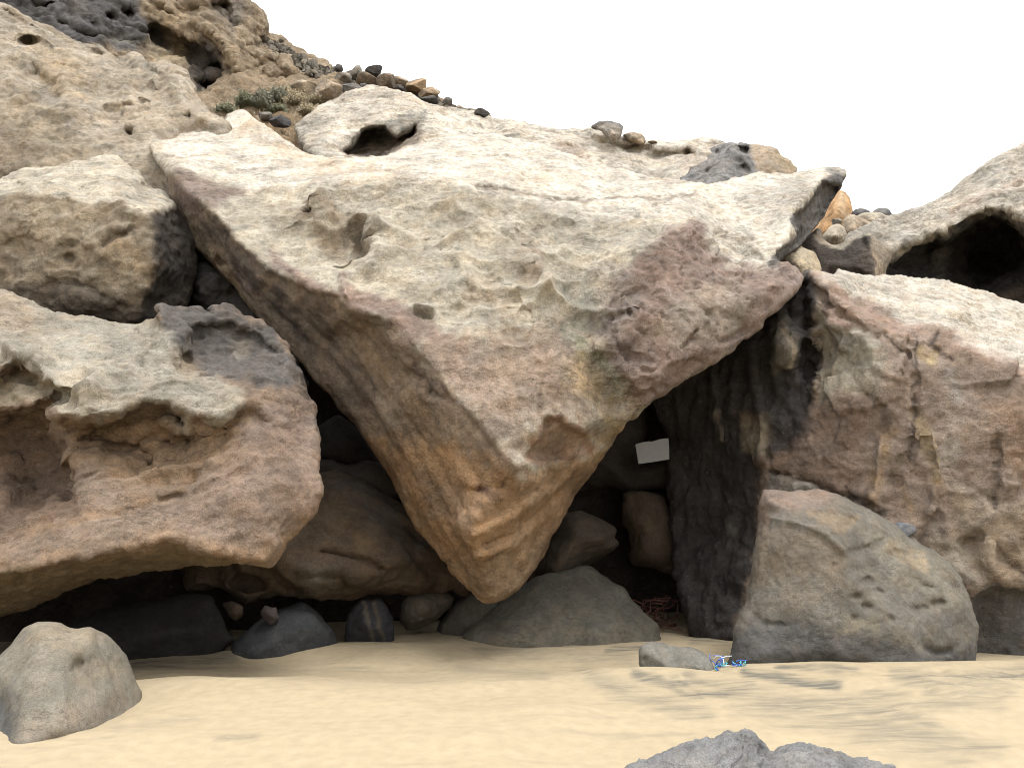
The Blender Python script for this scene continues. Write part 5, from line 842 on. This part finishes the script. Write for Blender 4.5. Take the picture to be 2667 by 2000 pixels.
cave("boulder", "blunt brown block lying on the dome shaped boulder inside the cave",
 [(1360, 1500), (1400, 1460), (1440, 1385), (1470, 1340), (1507, 1327), (1547, 1338), (1576, 1356), (1601, 1371), (1609, 1384), (1599, 1403), (1616, 1410), (1601, 1432), (1569, 1457), (1533, 1472), (1460, 1530), (1380, 1560)], 12.9, [(1500, 1400, 12.35), (1450, 1480, 12.3), (1570, 1400, 12.5)], (.095, .075, .055), 151)
cave("boulder", "tall brown block hanging at the back right of the cave below the pale board",
 [(1620, 1284), (1681, 1278), (1728, 1291), (1760, 1349), (1770, 1403), (1765, 1497), (1740, 1497), (1699, 1483), (1648, 1472), (1638, 1443), (1648, 1425), (1641, 1385), (1623, 1363), (1620, 1324)], 13.4, [(1690, 1380, 13.0), (1690, 1440, 13.0)], (.085, .062, .042), 157)
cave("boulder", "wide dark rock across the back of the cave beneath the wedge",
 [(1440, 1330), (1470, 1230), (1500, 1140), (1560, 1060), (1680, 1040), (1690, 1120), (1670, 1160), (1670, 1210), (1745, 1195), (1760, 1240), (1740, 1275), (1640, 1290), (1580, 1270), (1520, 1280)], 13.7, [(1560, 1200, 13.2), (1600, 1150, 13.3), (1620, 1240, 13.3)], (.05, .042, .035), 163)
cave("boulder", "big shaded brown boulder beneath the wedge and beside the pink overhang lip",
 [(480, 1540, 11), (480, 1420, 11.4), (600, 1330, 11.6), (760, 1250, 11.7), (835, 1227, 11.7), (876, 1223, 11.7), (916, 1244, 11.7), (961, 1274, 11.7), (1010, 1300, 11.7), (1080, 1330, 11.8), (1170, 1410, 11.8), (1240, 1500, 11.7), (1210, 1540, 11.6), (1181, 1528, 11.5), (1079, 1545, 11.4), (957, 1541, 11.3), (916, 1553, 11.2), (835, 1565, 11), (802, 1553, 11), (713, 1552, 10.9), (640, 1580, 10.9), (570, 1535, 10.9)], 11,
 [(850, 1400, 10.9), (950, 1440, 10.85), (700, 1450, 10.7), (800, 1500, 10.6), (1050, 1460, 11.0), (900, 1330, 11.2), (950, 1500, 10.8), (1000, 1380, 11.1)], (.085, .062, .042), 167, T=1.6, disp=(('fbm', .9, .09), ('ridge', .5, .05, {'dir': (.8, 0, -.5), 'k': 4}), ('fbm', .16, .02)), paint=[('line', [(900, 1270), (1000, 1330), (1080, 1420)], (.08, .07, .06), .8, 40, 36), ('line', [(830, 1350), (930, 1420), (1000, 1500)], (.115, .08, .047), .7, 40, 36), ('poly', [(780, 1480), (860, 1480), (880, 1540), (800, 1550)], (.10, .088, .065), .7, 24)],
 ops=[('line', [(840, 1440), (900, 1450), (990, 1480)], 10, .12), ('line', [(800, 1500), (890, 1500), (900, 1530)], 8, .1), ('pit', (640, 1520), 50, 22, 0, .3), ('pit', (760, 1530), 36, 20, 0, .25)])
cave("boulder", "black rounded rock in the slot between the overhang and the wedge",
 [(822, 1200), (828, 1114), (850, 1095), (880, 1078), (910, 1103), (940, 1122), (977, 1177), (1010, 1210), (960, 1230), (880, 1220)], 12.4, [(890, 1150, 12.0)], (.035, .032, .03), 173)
cave("boulder", "dark wavy topped rock filling the slot below the black rounded rock",
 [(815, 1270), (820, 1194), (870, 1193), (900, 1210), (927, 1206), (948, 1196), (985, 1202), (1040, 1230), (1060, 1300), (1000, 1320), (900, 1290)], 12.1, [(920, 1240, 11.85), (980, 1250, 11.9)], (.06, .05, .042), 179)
cave("boulder", "jagged dark ledge in the gap between the flat topped boulder and the wedge",
 [(500, 780), (505, 712), (530, 690), (555, 700), (590, 705), (640, 760), (700, 840), (760, 930), (800, 1010), (700, 960), (600, 860)], 12.7, [(560, 740, 12.4), (640, 830, 12.4)], (.075, .072, .07), 181, disp=(('fbm', .5, .09), ('scal', .3, .08), ('ridge', .2, .04)))
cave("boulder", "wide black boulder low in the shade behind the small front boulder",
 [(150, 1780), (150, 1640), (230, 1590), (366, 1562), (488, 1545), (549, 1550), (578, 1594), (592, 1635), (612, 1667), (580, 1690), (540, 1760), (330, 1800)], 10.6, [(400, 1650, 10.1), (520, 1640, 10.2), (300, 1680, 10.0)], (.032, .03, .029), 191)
cave("boulder", "smooth blue grey boulder on the sand under the brown cave boulder",
 [(580, 1760, 10.4), (592, 1705, 10.5), (610, 1671, 10.6), (651, 1631, 10.8), (690, 1600, 10.9), (732, 1578, 10.9), (793, 1566, 11), (830, 1594, 11), (870, 1640, 11), (890, 1700, 11), (860, 1740, 10.9), (700, 1780, 10.5)], 10.6, [(700, 1670, 10.35), (780, 1630, 10.6), (660, 1700, 10.25)], (.055, .058, .062), 193)
cave("stone", "small purple grey stone wedged above the blue grey boulder", [(675, 1592), (692, 1574), (724, 1580), (728, 1612), (704, 1629), (690, 1616)], 10.55, [(702, 1598, 10.4)], (.09, .075, .07), 197, T=.25, R=.1, Dr=12, cat="stone", vox=.02)
cave("stone", "small brown stone left of the purple grey wedged stone", [(575, 1570), (600, 1562), (632, 1578), (636, 1600), (612, 1618), (590, 1605)], 10.7, [(605, 1588, 10.5)], (.08, .06, .042), 199, T=.25, R=.1, Dr=12, cat="stone", vox=.02)
cave("boulder", "dark upright block with two pale vertical stripes at the back of the sand",
 [(890, 1710), (896, 1660), (900, 1600), (915, 1578), (941, 1556), (989, 1558), (1010, 1585), (1026, 1614), (1028, 1690), (1010, 1720)], 11.35, [(950, 1620, 11.05), (1000, 1640, 11.1)], (.045, .045, .05), 211, T=.6, R=.15, Dr=14, vox=.024, paint=[('line', [(946, 1562), (960, 1620), (972, 1680)], (.13, .115, .09), .8, 6, 5), ('line', [(976, 1562), (985, 1610), (1002, 1680)], (.12, .10, .07), .8, 6, 4)])
cave("boulder", "rounded brown stone between the striped block and the wedge tip",
 [(1040, 1620), (1043, 1575), (1060, 1548), (1100, 1535), (1150, 1537), (1182, 1555), (1176, 1578), (1140, 1615), (1090, 1640), (1060, 1640)], 11.6, [(1110, 1585, 11.25)], (.11, .095, .075), 223, T=.6, vox=.026)
cave("boulder", "sloping grey rock half hidden behind the left side of the wedge tip",
 [(1120, 1690), (1140, 1620), (1180, 1575), (1225, 1540), (1290, 1560), (1330, 1600), (1300, 1700), (1200, 1720)], 11.9, [(1220, 1620, 11.6)], (.09, .085, .07), 227, T=.7, vox=.03)
cave("stone", "flat pale grey stone half buried in the sand before the cave mouth",
 [(1663, 1725, 9.1), (1662, 1700, 9.1), (1668, 1682, 9.15), (1696, 1670, 9.2), (1725, 1672, 9.25), (1745, 1682, 9.25), (1803, 1686, 9.25), (1832, 1697, 9.2), (1850, 1715, 9.1), (1862, 1745, 8.95), (1855, 1790, 8.9), (1760, 1800, 8.9), (1670, 1780, 9)], 9.1, [(1700, 1700, 8.92), (1780, 1715, 8.88), (1830, 1735, 8.82), (1760, 1750, 8.8)], (.185, .178, .155), 229, T=.45, R=.10, Dr=16, vox=.014, g=2, cat="stone", disp=(('fbm', .3, .012), ('fbm', .06, .004)), ops=[('pit', (1680, 1718), 8, 8, 0, .04)])
relief("boulder", "smooth hump shaped boulder half buried in the sand at the lower left corner", "boulder",
 [(-160, 1800, 6.6), (-60, 1750, 6.7), (0, 1704, 6.8), (33, 1671, 6.8), (61, 1635, 6.85), (98, 1619, 6.85), (151, 1619, 6.9), (179, 1630, 6.9), (205, 1634, 6.95), (236, 1630, 7), (252, 1638, 7), (281, 1651, 7.05), (309, 1676, 7.1), (330, 1704, 7.15), (346, 1745, 7.2), (362, 1781, 7.2), (372, 1802, 7.2), (371, 1822, 7.15), (366, 1880, 7), (300, 1960, 6.5), (20, 2060, 5.8), (-120, 2060, 5.9)],
 ridges=[[(110, 1640, 6.6), (90, 1720, 6.3), (60, 1820, 6.05), (30, 1960, 5.75)], [(240, 1640, 6.8), (258, 1690, 6.75), (285, 1740, 6.8), (310, 1800, 6.75)]], pts=[(180, 1700, 6.4), (160, 1800, 6.15), (260, 1830, 6.45), (150, 1900, 5.9), (330, 1800, 6.9), (220, 1740, 6.55), (200, 1900, 6.05), (0, 1850, 6.35), (-60, 1900, 6.4)],
 g=3, sig=4, T=1.3, R=.2, Dr=26, jit=2, seed=233, voxel=.015, lap=3, base=(.195, .178, .145), ops=[('pit', (200, 1740), 22, 30, .4, .06), ('line', [(255, 1650), (262, 1690), (300, 1760)], 8, .05), ('pit', (135, 1717), 4, 5, 0, .05), ('pit', (150, 1783), 4, 4, 0, .05), ('pit', (98, 1791), 4, 4, 0, .05), ('pit', (233, 1860), 4, 5, 0, .05)],
 paint=[('poly', [(60, 1610), (260, 1610), (280, 1660), (200, 1690), (80, 1680)], (.225, .188, .135), .7, 50), ('poly', [(-200, 1850), (20, 1800), (40, 1900), (20, 2060), (-200, 2060)], (.08, .085, .09), .8, 40), ('line', [(210, 1740), (290, 1750)], (.235, .20, .145), .6, 40, 26), ('line', [(60, 1920), (200, 1870), (330, 1830)], (.24, .20, .165), .5, 40, 24), ('line', [(0, 1720), (30, 1860)], (.15, .145, .125), .6, 30, 24)],
 disp=[('fbm', .35, .018), ('fbm', .08, .004), ('pits', .07, .012, {'dens': .12, 'r': .3})], mat=M_SMOOTH)
relief("boulder", "grey double humped wave worn rock in the foreground sand", "boulder",
 [(1560, 2100, 4.6), (1600, 2030, 4.7), (1640, 1995, 4.8), (1696, 1977, 4.9), (1735, 1962, 4.95), (1759, 1952, 5), (1780, 1938, 5), (1807, 1928, 5), (1840, 1932, 5), (1870, 1932, 5), (1886, 1918, 5), (1899, 1909, 5), (1928, 1903, 5), (1952, 1909, 5), (1970, 1922, 5), (1986, 1938, 5), (2005, 1962, 5), (2018, 1964, 5), (2030, 1952, 5.05), (2044, 1945, 5.05), (2082, 1938, 5.05), (2110, 1944, 5.05), (2155, 1953, 5.05), (2190, 1965, 5.05), (2222, 1977, 5), (2290, 1988, 4.95), (2324, 1992, 4.9), (2370, 2020, 4.8), (2420, 2100, 4.6), (2300, 2250, 4.3), (1700, 2250, 4.3)],
 ridges=[[(1925, 1915, 4.85), (1880, 1960, 4.7), (1830, 2020, 4.55)], [(2060, 1955, 4.85), (2020, 2000, 4.7), (1980, 2060, 4.5)], [(1960, 1945, 4.95), (2000, 1985, 4.9), (2000, 2010, 4.8)]], pts=[(1750, 1980, 4.75), (1800, 2100, 4.35), (2150, 1990, 4.75), (2200, 2100, 4.4), (1950, 1980, 4.8), (1700, 2020, 4.6), (2000, 2120, 4.35)],
 g=3, sig=3, T=.6, R=.12, Dr=20, jit=2, seed=239, voxel=.010, lap=2, base=(.185, .185, .185), ops=[('line', [(1905, 1975), (1940, 1945), (1960, 1930)], 3, .02), ('line', [(1880, 1990), (1920, 1955), (1950, 1925)], 3, .02), ('line', [(1900, 1990), (1935, 1965), (1965, 1945)], 3, .02), ('line', [(2060, 1990), (2075, 1950)], 5, .02)],
 paint=[('line', [(1960, 1940), (2005, 1965)], (.11, .108, .105), .7, 16, 12), ('line', [(1700, 2000), (1790, 1970)], (.15, .15, .15), .6, 24, 16)], disp=[('fbm', .3, .016), ('flake', .16, .045, {'dir': (.7, .4, .6), 'k': 7, 'n': 3}), ('ridge', .10, .02, {'dir': (.7, .4, .6), 'k': 8}), ('fbm', .05, .004), ('pits', .035, .010, {'dens': .25, 'mask': (.0, .3), 'msc': .3})], mat=M_SMOOTH)
# ------------------------------------------------------------------ rocks along the hill crest
for i, (lab, u, v, y, w, h, col) in enumerate([
  ("pale flat sided block beside the dry shrubs under the cliff lip", 795, 242, 22.2, 78, 46, (.40, .35, .27)),
  ("tan squared block with a shaded right side at the end of the shrubs", 858, 237, 21.6, 76, 58, (.33, .275, .21)),
  ("dark grey wedge rock left of the hollow slab crest", 918, 236, 21.9, 56, 44, (.15, .145, .14)),
  ("two toned block, dark left and tan right, in the middle of the crest rocks", 958, 209, 22.8, 64, 40, (.24, .20, .155)),
  ("brown rounded block on the crest right of the two toned block", 1005, 213, 22.6, 54, 38, (.21, .17, .135)),
  ("grey pointed rock standing on the crest", 926, 186, 23.6, 36, 34, (.25, .24, .215)),
  ("black pyramid rock topping the crest", 974, 187, 23.6, 48, 26, (.07, .068, .068)),
  ("small sharp dark rock at the foot of the cliff slope", 884, 177, 24.2, 24, 26, (.10, .098, .095)),
  ("grey angular rock under the cliff slope with a shaded foot", 892, 202, 23.4, 52, 32, (.27, .25, .215)),
  ("flat tan rock on the crest left of the orange rocks", 1042, 212, 22.9, 50, 30, (.30, .25, .19)),
  ("orange rock on the crest", 1084, 222, 22.7, 60, 42, (.37, .275, .18)),
  ("long orange crumbling rock below the orange crest rock", 1118, 246, 22.4, 64, 30, (.34, .265, .185)),
  ("dark lava stone low on the crest behind the slab", 1118, 258, 21.6, 50, 24, (.10, .10, .10)),
  ("round dark hollow stone at the end of the crest rocks", 1166, 262, 21.4, 28, 24, (.12, .115, .11)),
  ("lone dark stone on the bare skyline of the pale slab", 1256, 294, 20.6, 44, 16, (.13, .13, .135)),
  ("small dark stone among the crest rocks below the tan block", 1040, 228, 22.3, 30, 18, (.12, .115, .11)),
  ("little grey stone wedged under the two toned block", 946, 222, 22.3, 18, 18, (.16, .16, .16)),
  ("dark lava rock on the soil between the shrubs and the hollow slab", 727, 317, 19.2, 62, 34, (.085, .085, .09)),
  ("grey slabby rock left of the dark lava rock below the shrubs", 690, 303, 19.6, 40, 22, (.19, .18, .165)),
  ("pale stone in the notch above the orange rock face at the right", 2180, 577, 19.0, 26, 16, (.30, .29, .27)),
  ("tiny dark stone on the cliff slope skyline near the top", 733, 106, 25.4, 14, 10, (.13, .13, .125)),
  ("tiny grey stone on the cliff slope skyline lower down", 835, 168, 24.6, 22, 12, (.14, .14, .135)),
  ("flat brown stone on the skyline left of the jagged grey boulder", 1700, 369, 19.4, 26, 9, (.22, .18, .14)),
]):
    stone("stone" if w < 45 else "boulder", lab, "stone" if w < 45 else "boulder", u, v + 2, y - (.9 if i < 17 else .1), w, h, 300 + i, col, depth=.9, planes=10, rough=.035, sub=4 if w > 40 else 3)
# broken scree on the slope between them: too many and too small to count
rs = random.Random(8); bm = bmesh.new()
for k in range(640):
    u = rs.uniform(690, 1230); v0 = np.interp(u, [690, 760, 850, 1000, 1100, 1170, 1240], [100, 130, 178, 214, 240, 268, 296]); v = v0 + rs.uniform(2, 40); y = np.interp(v, [100, 200, 330], [25.5, 23.2, 20.4]) - .1
    if 560 < u < 820 and v > 230: continue
    x_, y_, z_ = at(u, v, y); s = rs.uniform(.05, .17)
    r = bmesh.ops.create_icosphere(bm, subdivisions=1, radius=s, matrix=Matrix.Translation((x_, y_, z_)) @ Euler((rs.random() * 6, rs.random() * 6, rs.random() * 6)).to_matrix().to_4x4() @ Matrix.Diagonal((1, rs.uniform(.6, 1), rs.uniform(.4, .8), 1)))
    for q in r['verts']: q.co += Vector((rs.uniform(-1, 1), rs.uniform(-1, 1), rs.uniform(-1, 1))) * s * .2
me = bpy.data.meshes.new("scree"); bm.to_mesh(me); bm.free(); n = len(me.vertices); isl = np.arange(n) // 12
cr = np.random.RandomState(4).uniform(.4, 1.2, n)[isl * 0 + (isl % n)]
set_col(me, np.array((.21, .19, .155)) * cr[:, None]); me.materials.append(M_FAR)
o = bpy.data.objects.new("scree", me); COL.objects.link(o); tag(o, "loose broken stones scattered down the hill crest", None, None, 'stuff')

# ------------------------------------------------------------------ dry shrubs
def leaf_mat(name, a): return flat_mat(name, a, .8, .35, 6)
M_TWIG = flat_mat("dry_twig", (.27, .235, .18), .9, .3, 8); M_LEAF = [leaf_mat("grey_green_leaf", (.15, .148, .105)), leaf_mat("olive_leaf", (.13, .135, .08)), leaf_mat("straw_leaf", (.33, .28, .18))]
def tube(V, Fc, pts, r0, r1, n=3):
    i0 = len(V); P = [Vector(p) for p in pts]
    for k, p in enumerate(P):
        d = (P[min(k + 1, len(P) - 1)] - P[max(k - 1, 0)]).normalized(); a = d.orthogonal().normalized(); b = d.cross(a); r = r0 + (r1 - r0) * k / (len(P) - 1)
        for j in range(n): t = 2 * math.pi * j / n; V.append(p + a * (math.cos(t) * r) + b * (math.sin(t) * r))
    for k in range(len(P) - 1):
        for j in range(n): q = i0 + k * n; Fc.append((q + j, q + (j + 1) % n, q + n + (j + 1) % n, q + n + j))
def shrub(lab, u, v, y, w, h, seed, lm, ntw, nlf):
    r = random.Random(seed); root = bpy.data.objects.new("shrub", None); COL.objects.link(root); root.location = at(u, v, y)
    tag(root, lab, "shrub", "dry shrubs below the cliff"); s = y / F; W, H = w * s / 2, h * s
    V, Fc, V2, F2 = [], [], [], []
    for k in range(ntw):
        a, e = r.uniform(0, 2 * math.pi), math.acos(r.uniform(.02, 1)); L = r.uniform(.6, 1.08)
        d = Vector((math.cos(a) * math.sin(e) * W, math.sin(a) * math.sin(e) * W, math.cos(e) * H)) * L; b = Vector((r.uniform(-.5, .5) * W, r.uniform(-.5, .5) * W, 0))
        pts = [b + (d - b) * t + Vector([r.uniform(-.12, .12) * W for _ in range(3)]) * t for t in (0, .35, .7, 1)]
        tube(V, Fc, pts, .009, .003)
        for q in range(int(nlf * 1.4)):
            t = r.uniform(.35, 1.05); p = b + (d - b) * t + Vector([r.uniform(-.16, .16) * W for _ in range(3)]); sz = r.uniform(.009, .022)
            n1 = Vector([r.uniform(-1, 1) for _ in range(3)]).normalized(); n2_ = n1.orthogonal(); i = len(V2); V2 += [p - n1 * sz * 1.8, p + n2_ * sz * .7, p + n1 * sz * 1.8, p - n2_ * sz * .7]; F2.append((i, i + 1, i + 2, i + 3))
    mesh_obj("twigs", V, Fc, M_TWIG, root, False); mesh_obj("foliage", V2, F2, lm, root, False)
for i, (lab, u, v, y, w, h, m_, t_, l_) in enumerate([
  ("bright green shrub at the left end of the shrub row under the cliff", 640, 276, 20.6, 66, 40, 1, 150, 22), ("largest round grey green shrub in the row under the cliff", 682, 278, 20.5, 62, 50, 0, 210, 20), ("bushy grey shrub right of the largest round shrub", 724, 264, 20.9, 60, 44, 0, 190, 18),
  ("wispy straw coloured shrub in front of the pale flat sided block", 772, 272, 20.7, 74, 38, 2, 190, 10), ("low straw shrub before the tan squared block", 824, 272, 20.9, 66, 26, 2, 150, 8), ("low green shrub in front of the large round shrub", 725, 292, 20.1, 56, 22, 1, 110, 16), ("low olive shrub at the far left beside the pale cliff foot", 590, 296, 20.0, 70, 26, 1, 120, 18), ("small dry shrub above the hollow slab", 800, 296, 19.8, 66, 26, 2, 150, 7), ("pale dry bush behind the bushy grey shrub", 748, 246, 21.8, 46, 26, 2, 120, 10)]):
    shrub(lab, u, v, y, w, h, 500 + i, M_LEAF[m_], t_, l_)
r = random.Random(77); V, Fc = [], []
for k in range(1600):
    u, v = r.uniform(570, 860), r.uniform(262, 372); y = np.interp(v, [240, 300, 372], [21.7, 20.2, 18.5]) - .05; p = Vector(at(u, v, y)); L = r.uniform(.06, .2); d = Vector((r.uniform(-.6, .6), r.uniform(-.6, .6), 1)) * L
    i = len(V); wv = Vector((r.uniform(-1, 1), r.uniform(-1, 1), 0)) * .008; V += [p - wv, p + wv, p + d]; Fc.append((i, i + 1, i + 2))
o = mesh_obj("dry_grass", V, Fc, M_LEAF[2], None, False); tag(o, "short dry grass tufts on the soil around the shrubs", None, None, 'stuff')

# ------------------------------------------------------------------ pale board in the cave
V, Fc = [], []; bc = [(1655, 1157), (1672, 1152), (1690, 1149), (1697, 1150), (1704, 1148), (1722, 1143), (1741, 1141), (1743, 1168), (1743, 1196), (1700, 1203), (1663, 1208), (1659, 1182)]
nb_ = len(bc)
for dy in (0, .03):
    for u, v in bc: V.append(Vector(at(u, v, 12.9)) + Vector((0, dy, 0)))
Fc = [tuple(range(nb_ - 1, -1, -1)), tuple(range(nb_, 2 * nb_))] + [(k, (k + 1) % nb_, nb_ + (k + 1) % nb_, nb_ + k) for k in range(nb_)]
o = mesh_obj("board", V, Fc, flat_mat("shade_dimmed_white", (.27, .27, .265), .7, .06, 14), None, False); recentre(o)  # white dimmed to grey so the board sits in the cave's shade
tag(o, "pale rectangular board lodged in the dark at the back of the cave", "board")

# ------------------------------------------------------------------ washed up rope scraps
def tangle(name, lab, u, v, y, w, h, seed, cols, n, rad, cat, group=None, up=.6):
    r = random.Random(seed); root = bpy.data.objects.new(name, None); COL.objects.link(root); x_, y_, z_ = at(u, v, y)
    zz = float(sand_height(np.array([[x_]]), np.array([[y_]]))[0, 0]); root.location = (x_, y_, zz); s = y / F; W, H = w * s / 2, h * s
    tag(root, lab, cat, group)
    for k in range(n):
        V, Fc = [], []; p = Vector((r.gauss(0, .45) * W, r.gauss(0, .3) * W, abs(r.gauss(0, .35)) * H)); d = Vector((r.uniform(-1, 1), r.uniform(-.6, .6), r.uniform(-.3, up))).normalized(); pts = [p.copy()]
        for q in range(9):
            d = (d + Vector((r.uniform(-1, 1), r.uniform(-.8, .8), r.uniform(-.8, .7))) * .75).normalized(); p = p + d * W * .22; p.z = max(.004, min(p.z, H)); p.x = max(-W, min(W, p.x)); pts.append(p.copy())
        tube(V, Fc, pts, rad, rad * .7, 5); mesh_obj("strand", V, Fc, cols[k % len(cols)], root)
MB = flat_mat("blue_rope", (.03, .10, .45), .6, .3, 40); MC = flat_mat("turquoise_rope", (.08, .40, .45), .6, .25, 40); MW = flat_mat("faded_white_rope", (.5, .55, .58), .7, .2, 40); MR = flat_mat("rust_red_rope", (.11, .042, .03), .8, .3, 30)  # the rust red is coloured darker to suit the cave's shade
tangle("rope_scrap", "tangle of blue and white rope beside the flat grey stone", 1882, 1736, 9.0, 52, 26, 11, [MB, MW, MB, MC], 16, .006, "rope")
tangle("rope_scrap", "small blue and turquoise rope scrap at the foot of the triangular boulder", 1928, 1742, 8.85, 34, 15, 12, [MB, MC], 9, .006, "rope")
tangle("rope_scrap", "short upright strand of blue rope behind the flat grey stone", 1842, 1704, 9.4, 16, 30, 13, [MB], 4, .007, "rope", up=1.6)
tangle("rope_heap", "heap of rust red tangled rope in the dark of the cave", 1700, 1590, 13.2, 110, 66, 14, [MR], 34, .011, "rope heap")
